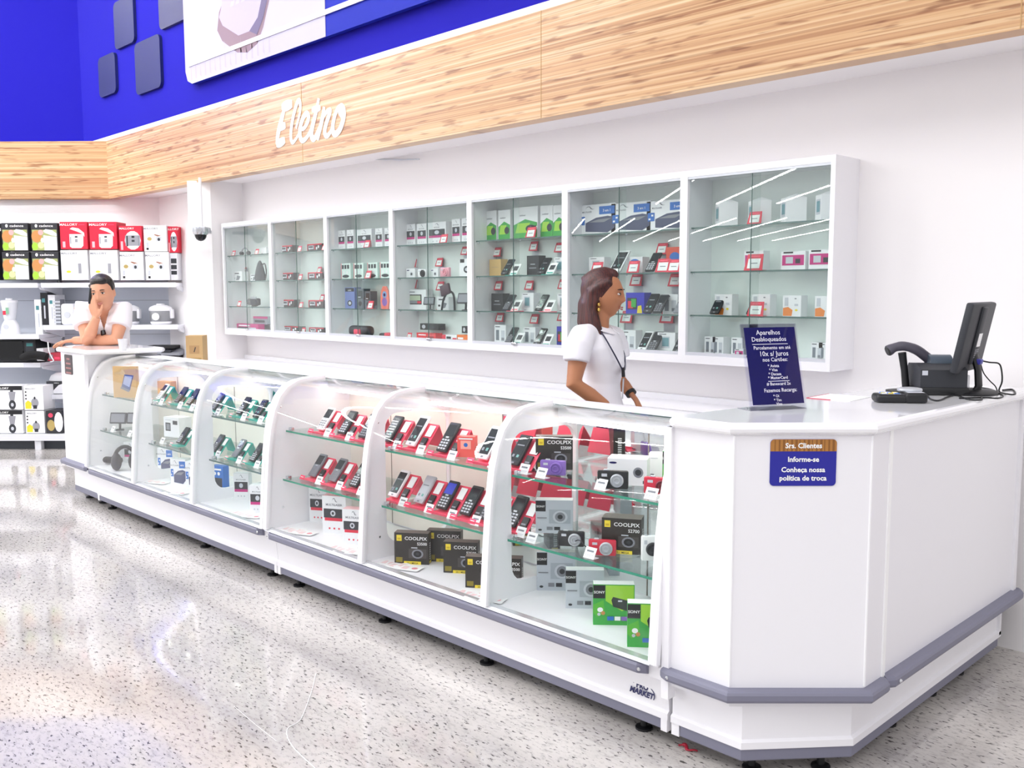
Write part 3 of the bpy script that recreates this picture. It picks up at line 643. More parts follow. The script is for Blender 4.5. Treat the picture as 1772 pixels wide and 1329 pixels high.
# ---- cartons with printed fronts
def carton(name, w, h, d, base, prints, top=None, side=None):
    b = MB(); b.box(-w/2, 0, 0, w/2, d, h, base); y = -.0006
    if top: b.box(-w/2+.0005, .0005, h-.001, w/2-.0005, d-.0005, h+.0006, top)
    if side: b.box(w/2-.001, .001, .001, w/2+.0006, d-.001, h-.001, side); b.box(-w/2-.0006, .001, .001, -w/2+.001, d-.001, h-.001, side)
    k = 0
    for p in prints:
        k += 1; yy = y-.00015*k; t = p[0]
        if t == 'q': b.q((p[1]-.5)*w, p[2]*h, (p[3]-.5)*w, p[4]*h, yy, p[5])
        elif t == 'p': b.poly([((q[0]-.5)*w, q[1]*h) for q in p[1]], yy, p[2])
        elif t == 'd': b.disc((p[1]-.5)*w, p[2]*h, p[3]*w, yy, p[4], 14, p[5]*h if len(p) > 5 else None)
        elif t == 't': b.text(p[1], (p[2]-.5)*w, p[3]*h, yy, p[4]*h, p[5], 0.012*p[4]*h, p[6] if len(p) > 6 else 'CENTER', 0, p[7] if len(p) > 7 else 1)
        elif t == 's':                        # print on the right hand side face
            b.add([(w/2+.001, p[1]*d, p[2]*h), (w/2+.001, p[3]*d, p[2]*h), (w/2+.001, p[3]*d, p[4]*h), (w/2+.001, p[1]*d, p[4]*h)], [(0, 1, 2, 3)], p[5])
    return b.build(name)
swoosh = [(.42, .86), (.46, .92), (.52, .93), (.56, .86), (.60, .84), (.66, .85), (.60, .86), (.57, .90), (.53, .95), (.46, .94)]
def D_speaker(w, h, d): return carton('speaker_box', w, h, d, BOXW, [('q', .06, .4, .94, .68, DARK), ('d', .5, .54, .13, LGREY, .09), ('q', .06, .3, .94, .4, MAG), ('t', 'MULTILASER', .5, .74, .07, MGREY), ('p', swoosh, MGREY), ('d', .3, .14, .05, LGREY, .03), ('d', .5, .14, .05, LGREY, .03), ('d', .7, .14, .05, LGREY, .03)])
def D_speaker_pink(w, h, d): return carton('speaker_box', w, h, d, BOXW, [('q', .06, .42, .94, .66, DARK), ('d', .45, .54, .11, LGREY, .08), ('d', .45, .54, .05, DARK, .04), ('q', .1, .34, .9, .42, RED), ('t', 'MULTILASER', .5, .74, .085, MGREY), ('p', swoosh, MGREY), ('d', .3, .14, .04, RED, .025), ('d', .5, .14, .04, RED, .025), ('d', .7, .14, .04, RED, .025)], top=mat('pale_pink_top', 'f8c8cc', .5))
def D_printer(w, h, d): return carton('printer_box', w, h, d, BOXW, [('p', [(.22, .12), (.8, .06), (.98, .2), (.98, .55), (.8, .6), (.5, .56), (.22, .4)], mat('printer_pic', '474c6c', .4)), ('p', [(.3, .42), (.55, .5), (.9, .52), (.7, .4)], MGREY), ('q', .58, .66, .98, .92, BPRINT), ('q', .03, .34, .2, .62, BPRINT), ('q', .05, .38, .1, .44, BOXW), ('q', .12, .5, .17, .56, BOXW), ('t', '3 em 1', .78, .74, .12, BOXW), ('t', 'MULTILASER', .26, .74, .075, MGREY), ('p', [(a-.2, c) for a, c in swoosh], MGREY)])
def D_green(w, h, d): return carton('phone_box', w, h, d, BOXW, [('p', [(.02, .02), (.98, .02), (.98, .5), (.5, .62), (.02, .45)], GREEN), ('p', [(.1, .2), (.6, .2), (.7, .5), (.2, .5)], LIME), ('d', .72, .32, .2, DARK, .12), ('t', 'multilaser', .4, .72, .07, MGREY)])
def D_white(w, h, d): return carton('phone_box', w, h, d, BOXW, [('q', .22, .22, .7, .8, LGREY), ('q', .27, .3, .65, .74, mat('teal_grey_screen', '6f9aa4', .4)), ('q', .1, .9, .5, .93, DARK), ('q', .2, .06, .4, .09, MGREY)])
def D_slim(w, h, d): return carton('phone_box', w, h, d, BOXW, [('q', .15, .15, .42, .72, mat('grey_phone_pic', '7c828c', .4)), ('q', .6, .1, .9, .7, LGREY), ('q', .1, .88, .5, .92, DARK), ('q', .62, .15, .85, .3, MGREY)])
def D_magenta(w, h, d): return carton('phone_box', w, h, d, BOXW, [('q', .05, .25, .95, .8, MAG), ('q', .2, .35, .5, .7, LGREY), ('q', .6, .35, .8, .6, DARK), ('q', .1, .9, .5, .98, INK)])
def D_yellowc(w, h, d): return carton('phone_box', w, h, d, BOXW, [('p', [(.02, .02), (.5, .02), (.55, .3), (.3, .45), (.02, .4)], ORANGE), ('d', .75, .3, .08, YEL, .05), ('q', .1, .5, .3, .9, LGREY), ('d', .7, .85, .06, MGREY, .03), ('q', .65, .5, .85, .6, LGREY)])
def D_black(w, h, d): return carton('phone_box', w, h, d, mat('black_box', '1d1d22', .4), [('q', .2, .35, .8, .4, MGREY), ('q', .3, .55, .7, .58, LGREY)])
def D_gold(w, h, d): return carton('phone_box', w, h, d, mat('gold_box', 'd6b070', .5), [('q', .2, .5, .8, .56, CARD)])
def D_blue(w, h, d): return carton('phone_box', w, h, d, mat('deep_blue_box', '2a2ab8', .4), [('q', .08, .2, .6, .75, DARK), ('q', .12, .25, .4, .6, RED), ('q', .3, .3, .56, .7, GREEN), ('p', [(.62, .02), (.9, .02), (.85, .4), (.66, .36)], YEL)])
def D_orange(w, h, d): return carton('toy_phone_box', w, h, d, mat('red_orange_box', 'd8482c', .4), [('d', .5, .6, .3, BPRINT, .2), ('q', .2, .1, .8, .3, YEL)])
def D_badge(w, h, d): return carton('phone_box', w, h, d, BOXW, [('d', .5, .62, .36, BPRINT, .26), ('q', .3, .6, .7, .66, BOXW), ('q', .2, .1, .8, .25, LGREY)])
def D_stereo(w, h, d): return carton('car_stereo_box', w, h, d, mat('stereo_black', '221a1e', .4), [('q', .0, .85, 1, 1, RED), ('q', .08, .3, .45, .8, LGREY), ('d', .15, .45, .04, BOXW, .2), ('q', .5, .2, .55, .8, RED), ('d', .65, .4, .05, BOXW, .2), ('d', .78, .6, .05, BOXW, .2), ('q', .12, .5, .4, .7, DARK), ('q', .0, .0, .04, 1, RED)])
def D_quad(w, h, d): return carton('accessory_box', w, h, d, mat('mint_white_box', 'dff0ea', .5), [('q', .1, .65, .3, .9, DARK), ('q', .38, .65, .58, .9, DARK), ('q', .66, .65, .86, .9, DARK), ('d', .5, .18, .35, DARK, .1), ('q', .02, .0, .06, 1, PINK), ('d', .3, .42, .08, BOXW, .1), ('d', .65, .42, .08, BOXW, .1)])
def D_book(w, h, d): return carton('accessory_box', w, h, d, mat('periwinkle_box', '7484c0', .5), [('q', .05, .8, .95, .97, INK), ('t', 'LOGIC', .5, .83, .1, BOXW), ('d', .5, .25, .25, DARK, .14), ('d', .5, .25, .14, LGREY, .08)])
def D_darkbox(w, h, d): return carton('accessory_box', w, h, d, mat('slate_box', '5c6670', .4), [('q', .15, .5, .85, .9, DARK), ('d', .5, .25, .25, INK, .12), ('q', .2, .55, .6, .6, LGREY)])
def D_gps(w, h, d): return carton('navigator_box', w, h, d, BOXW, [('q', .2, .25, .8, .75, INK), ('q', .25, .45, .75, .7, mat('map_screen', 'b8c4a8', .4)), ('q', .25, .3, .6, .45, MGREY), ('q', .6, .3, .78, .42, RED), ('q', .08, .85, .5, .9, MGREY)])
def D_camw(w, h, d): return carton('camera_box', w, h, d, BOXW, [('q', .08, .75, .35, .85, NAVY), ('d', .6, .4, .18, LGREY, .22), ('d', .6, .4, .1, DARK, .13)])
def D_tallcam(w, h, d): return carton('camera_box', w, h, d, BOXW, [('q', .05, .78, .4, .98, INK), ('d', .6, .4, .26, DARK, .2), ('d', .6, .4, .14, LGREY, .1)])
def D_flatblack(w, h, d): return carton('gadget_box', w, h, d, BLACK, [('d', .2, .5, .1, LGREY, .32), ('q', .4, .3, .8, .6, DARK)])
def D_flatred(w, h, d): return carton('gadget_box', w, h, d, mat('bright_red_box', 'e02430', .4), [('q', .5, .1, .9, .5, mat('deep_red', 'a81828', .5)), ('q', .1, .6, .5, .75, BOXW)])
def D_redwhite(w, h, d): return carton('gadget_box', w, h, d, BOXW, [('q', .0, .0, .25, 1, RED), ('q', .3, .3, .6, .7, DARK), ('q', .7, .2, .95, .5, RED)])
def D_orangeflat(w, h, d): return carton('gadget_box', w, h, d, mat('orange_box', 'f07a2c', .4), [('q', .1, .3, .6, .6, BOXW)])
def D_pinklong(w, h, d): return carton('hair_tool_box', w, h, d, MAG, [('q', .05, .1, .5, .45, INK), ('q', .55, .15, .9, .4, LGREY), ('q', .1, .6, .6, .8, BOXW)])
def D_pinkgrey(w, h, d): return carton('hair_tool_box', w, h, d, mat('box_grey', '9a9ca6', .5), [('q', .0, .7, 1, 1, MAG), ('q', .1, .2, .8, .5, DARK)])
def D_textw(w, h, d): return carton('gadget_box', w, h, d, BOXW, [('q', .15, .75, .7, .85, DARK), ('q', .1, .25, .3, .4, DARK), ('p', [(.4, .1), (.7, .15), (.85, .5), (.5, .6)], MGREY)])
def D_coolpix(model):
    def fn(w, h, d): return carton('camera_box', w, h, d, mat('nikon_black', '2b2622', .35), [('q', .07, .74, .22, .93, YEL), ('q', .1, .78, .19, .84, mat('nikon_box_gold', 'd0b020', .5)), ('t', 'COOLPIX', .96, .78, .15, PAPER, 'RIGHT', 1.12), ('t', model, .96, .62, .13, PAPER, 'RIGHT', 1.0),
        ('q', .42, .2, .94, .5, mat('cam_print', '45403e', .3)), ('d', .68, .34, .17, MGREY, .15), ('d', .68, .34, .12, INK, .105), ('d', .68, .34, .05, DARK, .045), ('q', .5, .52, .68, .55, LGREY), ('q', .05, .06, .24, .22, mat('olive_gold', '8a7c20', .5)), ('q', .28, .0, .78, .1, YEL), ('t', '20.1 MEGA', .53, .015, .08, INK)]
        + [('s', .3, .15+.07*i, .62, .19+.07*i, PAPER) for i in range(8)]+[('s', .2, .02, .8, .1, YEL)], top=mat('box_brown_top', '7a706a', .5))
    return fn
def D_sonyg(w, h, d): return carton('camera_box', w, h, d, mat('silver_grey_box', 'c4c9d2', .35), [('q', .0, .66, .27, .98, INK), ('t', 'SONY', .135, .78, .085, PAPER, 'CENTER', 1.1), ('q', .36, .3, .94, .72, mat('cam_pic_silver', 'aab0ba', .3)), ('d', .66, .5, .2, LGREY, .19), ('d', .66, .5, .14, MGREY, .14), ('d', .66, .5, .07, DARK, .07), ('q', .3, .1, .46, .2, MGREY), ('q', .5, .1, .66, .2, DARK), ('q', .04, .45, .3, .48, MGREY), ('d', .12, .1, .05, DARK, .03)], top=mat('dark_top', '55504e', .5))
def D_sonyl(w, h, d): return carton('camera_box', w, h, d, GREEN, [('p', [(.3, .98), (.98, .98), (.98, .55), (.7, .35), (.3, .6)], LIME), ('p', [(.0, .5), (.25, .62), (.28, .3), (.1, .2), (0, .3)], mat('grass', '58b838', .6)), ('q', .0, .66, .29, .98, INK), ('t', 'SONY', .145, .78, .09, PAPER, 'CENTER', 1.1),
    ('p', [(.44, .62), (.48, .7), (.9, .6), (.97, .55), (.95, .38), (.88, .34), (.48, .46)], mat('green_black_cam', '1d2a26', .3)), ('q', .6, .58, .7, .62, LGREY), ('d', .17, .38, .07, PAPER, .06), ('d', .24, .3, .05, FOOD, .05), ('d', .14, .27, .04, LGREY, .04), ('q', .34, .12, .5, .22, BPRINT), ('q', .52, .12, .66, .22, PAPER), ('q', .68, .12, .82, .22, PURP), ('q', .84, .12, .96, .22, RED)], top=mat('dark_top'))
def D_samsung(w, h, d): return carton('camera_box', w, h, d, BOXW, [('d', .14, .84, .1, NAVY, .04), ('d', .78, .5, .13, MGREY, .2), ('d', .78, .5, .08, DARK, .12), ('q', .9, .08, .96, .2, DARK)]+[('s', .3, .08, .4, .25, DARK)])
def D_plainw(w, h, d): return carton('camera_box', w, h, d, BOXW, [('q', .1, .8, .5, .84, LGREY), ('q', .1, .1, .3, .2, MGREY)])
def D_laptop(w, h, d): return carton('laptop_box', w, h, d, CARD, [('p', [(.36, .36), (.72, .24), (.9, .72), (.5, .75)], mat('slate_blue', '4a5a8a', .4)), ('p', [(.42, .44), (.7, .34), (.84, .68), (.52, .7)], mat('lap_screen', 'a9b8dc', .3)), ('p', [(.36, .36), (.72, .24), (.66, .18), (.3, .3)], MGREY)])
def D_gpsbox(w, h, d): return carton('tablet_box', w, h, d, BOXW, [('q', .12, .3, .45, .72, INK), ('q', .17, .36, .4, .66, MGREY), ('q', .6, .65, .9, .85, DARK), ('q', .1, .85, .5, .88, LGREY)])
def D_brown(w, h, d): return carton('cardboard_box', w, h, d, mat('tan_card', 'd8a878', .7), [('d', .3, .3, .08, DARK, .1), ('q', .5, .5, .8, .56, ORANGE)])
def D_white3(w, h, d):   # corner-on white phone box of the last cabinet, roof shaped top
    b = MB(); b.prism([(-w*.5, .02), (-w*.1, -.02), (w*.5, .03), (w*.1, .07)], 0, h*.86, BOXW)
    v = [(-w*.5, .02, h*.86), (-w*.1, -.02, h*.86), (w*.5, .03, h*.86), (w*.1, .07, h*.86), (w*.1, .02, h)]
    b.add(v, [(0, 1, 4), (1, 2, 4), (2, 3, 4), (3, 0, 4)], BOXW)
    def fp(a, z): return (-w*.5+(w*.4)*a, .02-.04*a-.001, h*z)
    b.add([fp(.15, .22), fp(.85, .22), fp(.85, .72), fp(.15, .72)], [(0, 1, 2, 3)], LGREY); b.add([(p[0], p[1]-.0006, p[2]) for p in (fp(.22, .3), fp(.78, .3), fp(.78, .66), fp(.22, .66))], [(0, 1, 2, 3)], mat('teal_grey_screen'))
    return b.build('phone_box')
# ---- small things
def price_holder(w=.075, h=.062, tall=0):
    e = empty('price_holder'); b = MB(); T0 = Matrix.Translation((0, 0, tall)); b.X = T0 @ Matrix.Rotation(R(-18), 4, 'X')
    b.prism([(-w*.36, 0), (-w*.36, h), (w*.36, h), (w*.36, 0), (w*.5, 0), (w*.4, h*1.08), (-w*.4, h*1.08), (-w*.5, 0)][:0] or [(-w*.5, 0), (w*.5, 0), (w*.42, h), (-w*.42, h)], -.0015, .0015, RED, XZ)
    b.X = Matrix(); b.box(-w*.5, -.001, 0, w*.5, .03, .002, RED)
    if tall: b.box(-w*.4, .024, 0, w*.4, .026, tall+h*.9, ACRY); b.box(-w*.4, 0, tall-.001, w*.4, .026, tall+.001, RED)
    b.build('holder', e)
    b = MB(); b.X = T0 @ Matrix.Rotation(R(-18), 4, 'X'); b.q(-w*.34, h*.12, w*.34, h*.72, -.0022, PAPER); b.q(-w*.2, h*.4, w*.2, h*.46, -.0026, MGREY); b.q(-w*.26, h*.8, w*.26, h*.9, -.0024, PINK); b.build('card', e); return e
def price_card(w=.05, h=.042):
    b = MB(); b.X = Matrix.Rotation(R(-28), 4, 'X'); b.box(-w/2, -.0006, 0, w/2, .0006, h, PAPER); b.q(-w*.32, h*.58, w*.32, h*.74, -.0012, MGREY); b.q(-w*.4, h*.3, w*.4, h*.34, -.0012, LGREY); b.q(-w*.4, h*.2, w*.3, h*.23, -.0012, LGREY)
    b.X = Matrix(); b.box(-w/2, 0, 0, w/2, .03, .001, PAPER); return b.build('price_card')
LEAN = R(-38)
def phone(style, L=.118, w=.056):
    bodym = {'black': BLACK, 'white': mat('white_phone', 'f2f2f4', .25), 'grey': MGREY, 'dark': DARK, 'silver': SIL, 'touch': BLACK, 'wtouch': mat('white_phone'), 'zebra': BLACK, 'bluescr': BLACK}[style]
    e = empty('mobile_phone'); X = Matrix.Rotation(LEAN, 4, 'X') @ Matrix.Translation((0, -.006, 0)); b = MB(); b.X = X
    b.rbox(-w/2, -.006, 0, w/2, .006, L, .005, bodym, 2); b.build('body', e)
    touch = style in ('touch', 'wtouch', 'silver', 'zebra'); b = MB(); b.X = X
    z0 = L*.14 if touch else L*.52; sm = mat('lit_blue_screen', '3c49c8', .2) if style == 'bluescr' else SIL if style == 'silver' else SCRN
    b.box(-w*.4, -.0066, z0, w*.4, -.0058, L*.9, sm)
    if style == 'zebra':
        for i in range(7): b.q(-w*.38+.006*(i % 2), z0+.012*i, w*.3, z0+.012*i+.004, -.0069, PAPER)
    if touch:
        b.q(-w*.3, L*.24, -w*.12, L*.33, -.0069, MGREY); b.q(w*.05, L*.24, w*.25, L*.33, -.0069, mat('teal_icon', '6fa8a0', .4)); b.q(-w*.3, L*.62, w*.3, L*.66, -.0069, MGREY)
    b.build('screen', e)
    b = MB(); b.X = X
    if touch: b.box(-w*.1, -.0068, L*.04, w*.1, -.006, L*.09, MGREY)
    else:
        for i in range(3):
            for j in range(4): b.box(-w*.36+i*w*.26, -.007, L*.07+j*L*.095, -w*.36+i*w*.26+w*.18, -.006, L*.07+j*L*.095+L*.055, LGREY if style in ('bluescr', 'black') else MGREY)
        b.box(-w*.14, -.0072, L*.45, w*.14, -.006, L*.5, SIL)
    b.build('keypad' if not touch else 'home_button', e); return e
def stand(colname):
    m = {'pink': PINK, 'teal': TEAL}[colname]; e = empty('phone_stand')
    sn, cs = math.sin(-LEAN), math.cos(-LEAN); t = .004; b = MB()
    b.ribbon([(-.05, .012), (-.046, .0025), (.002, .0025), (.002+.115*sn, .115*cs), (.075+.03, .0025)], .003, -.045, .062, m, False); b.build('folded_rest', e)
    b = MB(); b.X = Matrix.Translation((0, .0, .003)) @ Matrix.Rotation(LEAN, 4, 'X'); b.box(.022, -.004, .058, .055, -.002, .105, PAPER); b.build('spec_card', e)
    b = MB(); b.X = Matrix.Translation((0, .0, .003)) @ Matrix.Rotation(LEAN, 4, 'X'); b.box(.022, -.008, .004, .05, -.002, .05, BLACK if colname == 'pink' else DARK); b.q(.026, .02, .046, .026, -.0085, MGREY); b.build('battery', e)
    b = MB(); b.X = Matrix.Translation((0, -.05, .002)) @ Matrix.Rotation(R(-30), 4, 'X'); b.box(-.052, -.001, 0, -.018, .001, .02, mat('hot_pink_tab', 'ff3f6e', .4) if colname == 'pink' else mat('pale_pink_tab', 'f8b8bc', .4)); b.q(-.046, .008, -.026, .013, -.0015, PAPER); b.build('brand_tab', e); return e
def camera(m, ring=None, w=.1, h=.058):
    e = empty('compact_camera'); b = MB(); b.rbox(-w/2, 0, 0, w/2, .022, h, .006, m, 2); b.build('body', e)
    b = MB(); X = Matrix.Translation((w*.14, .0, h*.48)) @ Matrix.Rotation(R(90), 4, 'X'); b.lathe([(.024, -.002), (.024, .006), (.021, .009), (.019, .009), (.018, .004), (.012, .004), (.012, .011), (.009, .011), (.0075, .006), (0, .0055)], ring or m, 22, X=X); b.build('lens', e)
    b = MB(); b.q(-w*.36, h*.68, -w*.18, h*.84, -.0008, LGREY); b.build('flash', e)
    b = MB(); b.rbox(-w*.3, .006, h-.001, -w*.12, .017, h+.004, .0015, SIL, 1); b.build('shutter_button', e); return e
def navigator():
    e = empty('gps_navigator'); b = MB(); b.X = Matrix.Translation((0, 0, .05)) @ Matrix.Rotation(R(-15), 4, 'X'); b.rbox(-.06, 0, 0, .06, .014, .078, .005, DARK, 2); b.build('case', e)
    b = MB(); b.X = Matrix.Translation((0, 0, .05)) @ Matrix.Rotation(R(-15), 4, 'X'); b.box(-.05, -.001, .01, .05, 0, .068, MGREY); b.build('screen', e)
    b = MB(); b.tube([(0, .02, .07), (0, .035, .04), (0, .03, .005)], .008, DARK, 8); b.lathe([(0, 0), (.03, 0), (.028, .006), (0, .01)], DARK, 16, (0, .03, 0)); b.build('mount', e); return e
def place_box(fn, key, px, py, y, z, wpx, hpx, rz, look, where, cat='box', group=None, d=.05):
    P_ = ony(px, py, y); P_.z = z; k = kdepth(P_); w_ = wpx*k/abs(math.cos(rz-R(45.6))); h_ = hpx*k
    kk = (key, round(w_, 2), round(h_, 2)); o = make(kk, lambda: fn(w_, h_, d), P_, rz); return reg(o, look, where, cat, group)
def place(fn, key, px, py, y, z, rz, look, where, cat, group=None, sc=1):
    P_ = ony(px, py, y); P_.z = z; o = make(key, fn, P_, rz)
    if sc != 1: o.scale = (sc, sc, sc)
    else: o.scale = (1, 1, 1)
    return reg(o, look, where, cat, group)
def phone_on_stand(px, py, y, z, style, col, where, sc=1, L=.118, solo=False):
    look = {'black': 'black keypad phone', 'white': 'white phone', 'grey': 'grey keypad phone', 'dark': 'dark grey keypad phone', 'silver': 'silver mirror-faced phone', 'touch': 'black touchscreen phone', 'wtouch': 'white touchscreen phone', 'zebra': 'zebra-patterned black phone', 'bluescr': 'black phone with blue screen'}[style]
    place(lambda: stand(col), ('stand', col), px, py, y, z, 0, f'folded {col} acrylic phone stand', where, 'phone stand', 'acrylic phone stands in the showcases', sc)
    p = place(lambda: phone(style, L), ('phone', style, L), px, py, y, z, 0, look, where, 'phone', 'demonstration phones in the showcases', sc)
    p.location += Vector((-.016*sc, -.004*sc, .0085*sc))
SHW = {k: f'{ORD[k-1]} showcase bay' for k in range(1, 7)}
def pcard(px, py, y, z, where): place(price_card, 'pcard', px, py, y, z, 0, 'small white price card', where, 'price card', 'price cards in the showcases')
def leaflets(px, py, y, z, where):
    P_ = ony(px, py, y)
    for i in range(5):
        def fn():
            b = MB(); b.box(-.05, -.035, 0, .05, .035, .0012, PAPER); b.disc(.02, 0, .012, 0, RED) if False else None
            b.add([(.02+.014*math.cos(R(t)), .014*math.sin(R(t)), .0015) for t in range(0, 360, 30)], [tuple(range(12))], mat('pink_dot', 'e88a96', .5)); b.add([(-.04, -.02, .0015), (-.01, -.02, .0015), (-.01, .02, .0015), (-.04, .02, .0015)], [(0, 1, 2, 3)], mat('pale_rose', 'f2d4d6', .5)); return b.build('leaflet')
        o = make('leaf', fn, (P_.x+i*.035-.06, P_.y+.012*math.sin(i*2.3), z+.0014*i), R(15+17*math.sin(i*1.7))); reg(o, 'white leaflet with pink dot', where, 'leaflet', 'fanned leaflets in the showcases')

# -------- bay 4 (pink stands, speaker boxes)
U, Lw, Dk = SH_UP, SH_LO, DECK; w4 = SHW[4]
for px, py, st in ((560, 738, 'white'), (597, 744, 'black'), (633, 750, 'dark')): phone_on_stand(px, py, 2.56, U, st, 'pink', 'upper shelf, '+w4, 1.12); pcard(px+4, py+10, 2.505, U, 'upper shelf, '+w4)
for px, py, st in ((545, 815, 'grey'), (580, 823, 'grey'), (617, 832, 'black')): phone_on_stand(px, py, 2.56, Lw, st, 'pink', 'lower shelf, '+w4, 1.12); pcard(px+4, py+10, 2.50, Lw, 'lower shelf, '+w4)
for px, py, y, wp, hp in ((551, 912, 2.62, 32, 62), (579, 924, 2.55, 43, 66), (612, 932, 2.50, 40, 62)): place_box(D_speaker_pink, 'spk', px, py, y, Dk, wp, hp, R(30), 'white speaker box with pink stripe', 'floor, '+w4, 'box', 'boxes on the showcase floors', .06)
leaflets(514, 920, 2.44, Dk, 'floor, '+w4); leaflets(600, 950, 2.42, Dk, 'front floor, '+w4)
# -------- bay 5
w5 = SHW[5]
for px, py, st, L in ((675, 756, 'zebra', .118), (717, 763, 'wtouch', .135), (771, 772, 'black', .125), (842, 788, 'wtouch', .135), (896, 800, 'touch', .118)): phone_on_stand(px, py, 2.57, U, st, 'pink', 'upper shelf, '+w5, 1.18, L); pcard(px+8, py+10, 2.51, U, 'upper shelf, '+w5)
place_box(lambda w, h, d: carton('phone_box', w, h, d, mat('coral_box', 'f4645c', .4), [('q', .2, .4, .8, .8, mat('coral_pic', 'ffb0a0', .4)), ('d', .5, .6, .12, BPRINT, .1), ('q', .1, .86, .9, .93, BOXW)]), 'coral', 806, 778, 2.60, U, 30, 36, R(32), 'small coral red phone box', 'upper shelf, '+w5)
for px, py, st in ((686, 850, 'wtouch'), (731, 858, 'silver'), (771, 866, 'bluescr'), (812, 878, 'black'), (846, 890, 'dark'), (890, 900, 'black')): phone_on_stand(px, py, 2.56, Lw, st, 'pink', 'lower shelf, '+w5, 1.18); pcard(px+8, py+11, 2.50, Lw, 'lower shelf, '+w5)
for px, py, y in ((712, 962, 2.495), (768, 974, 2.62), (797, 985, 2.56), (835, 1003, 2.49), (872, 1008, 2.54)): place_box(D_coolpix('S3500'), 'cp35', px, py, y, Dk, 60, 55, R(36), 'black camera box with yellow square', 'floor, '+w5, 'box', 'boxes on the showcase floors', .05)
leaflets(690, 970, 2.44, Dk, 'floor, '+w5); leaflets(828, 1030, 2.41, Dk, 'front floor, '+w5)
# -------- bay 6 (cameras)
w6 = SHW[6]
place_box(D_coolpix('S3500'), 'cp35b', 959, 812, 2.66, U, 64, 58, R(42), 'black camera box with yellow square', 'upper shelf, '+w6, 'box', None, .05)
place(lambda: camera(PURP), 'camp', 956, 822, 2.57, U, R(30), 'lilac purple compact camera', 'upper shelf, '+w6, 'camera'); pcard(934, 828, 2.50, U, 'upper shelf, '+w6)
place_box(D_samsung, 'sam', 1085, 835, 2.63, U, 66, 46, R(30), 'large white camera box', 'upper shelf, '+w6, 'box', None, .09)
place(lambda: camera(BLACK, SIL, .11, .066), 'camb', 1060, 842, 2.54, U, R(34), 'black compact camera with silver lens ring', 'upper shelf, '+w6, 'camera'); pcard(1037, 845, 2.495, U, 'upper shelf, '+w6)
place(lambda: camera(mat('red_camera', 'd0243f', .3), mat('dark_red', '7a1424', .3), .105, .06), 'camr', 1139, 850, 2.58, U, R(24), 'bright red compact camera', 'upper shelf, '+w6, 'camera'); pcard(1124, 858, 2.50, U, 'upper shelf, '+w6)
place_box(D_sonyl, 'sonyl', 1172, 850, 2.70, U, 50, 66, R(30), 'green and lime camera box', 'upper shelf, '+w6)
place_box(D_plainw, 'pw', 1138, 820, 2.80, U, 30, 44, R(30), 'plain white box at the back', 'upper shelf, '+w6)
place_box(D_sonyg, 'sonyg', 959, 915, 2.64, Lw, 64, 58, R(40), 'silver grey camera box', 'lower shelf, '+w6)
place(lambda: camera(BLACK, SIL), 'camb2', 988, 935, 2.54, Lw, R(34), 'black compact camera with silver ring', 'lower shelf, '+w6, 'camera')
place(lambda: camera(mat('red_camera'), SIL), 'camr2', 1042, 952, 2.53, Lw, R(34), 'red compact camera with silver ring', 'lower shelf, '+w6, 'camera')
P0, P1 = ony(1004, 925, 2.56), ony(1022, 930, 2.55); b = MB(); b.tube(smoothp([(0, 0, .02), (.03, -.01, .03), (.06, -.01, .012), (.08, 0, .004)]), .002, BLACK, 6); tag(b.build('wrist_strap', None, (P0.x-.01, 2.545, Lw+.005)), 'black wrist strap lying between the two cameras on the lower shelf', 'strap')
place_box(D_coolpix('S2700'), 'cp27', 1075, 948, 2.60, Lw, 66, 62, R(30), 'black camera box with yellow square', 'lower shelf, '+w6, 'box', None, .075)
pcard(917, 925, 2.47, Lw, 'lower shelf, '+w6); pcard(1018, 962, 2.47, Lw, 'lower shelf, '+w6); pcard(1146, 985, 2.50, Lw, 'lower shelf, '+w6)
place(lambda: camera(PAPER, DARK, .06, .09), 'camw', 1125, 965, 2.60, Lw, R(50), 'upright white camera copying a mirror reflection', 'lower shelf, '+w6, 'camera')  # solid camera added in place of a mirrored reflection
for px, py, y, wp, hp, fn, look, kk, rz in ((962, 1040, 2.68, 66, 68, D_sonyg, 'silver grey camera box', 'sonyg2', 42), (1012, 1058, 2.60, 66, 68, D_sonyg, 'silver grey camera box', 'sonyg2', 42), (1062, 1080, 2.54, 71, 72, D_sonyl, 'green and lime camera box', 'sonyl2', 42), (1124, 1103, 2.46, 76, 78, D_sonyl, 'green and lime camera box', 'sonyl3', 40), (1168, 1118, 2.44, 60, 78, D_sonyl, 'green and lime camera box', 'sonyl4', 40)):
    place_box(fn, kk, px, py, y, Dk, wp, hp, R(rz), look, 'floor, '+w6, 'box', 'boxes on the showcase floors', .045)
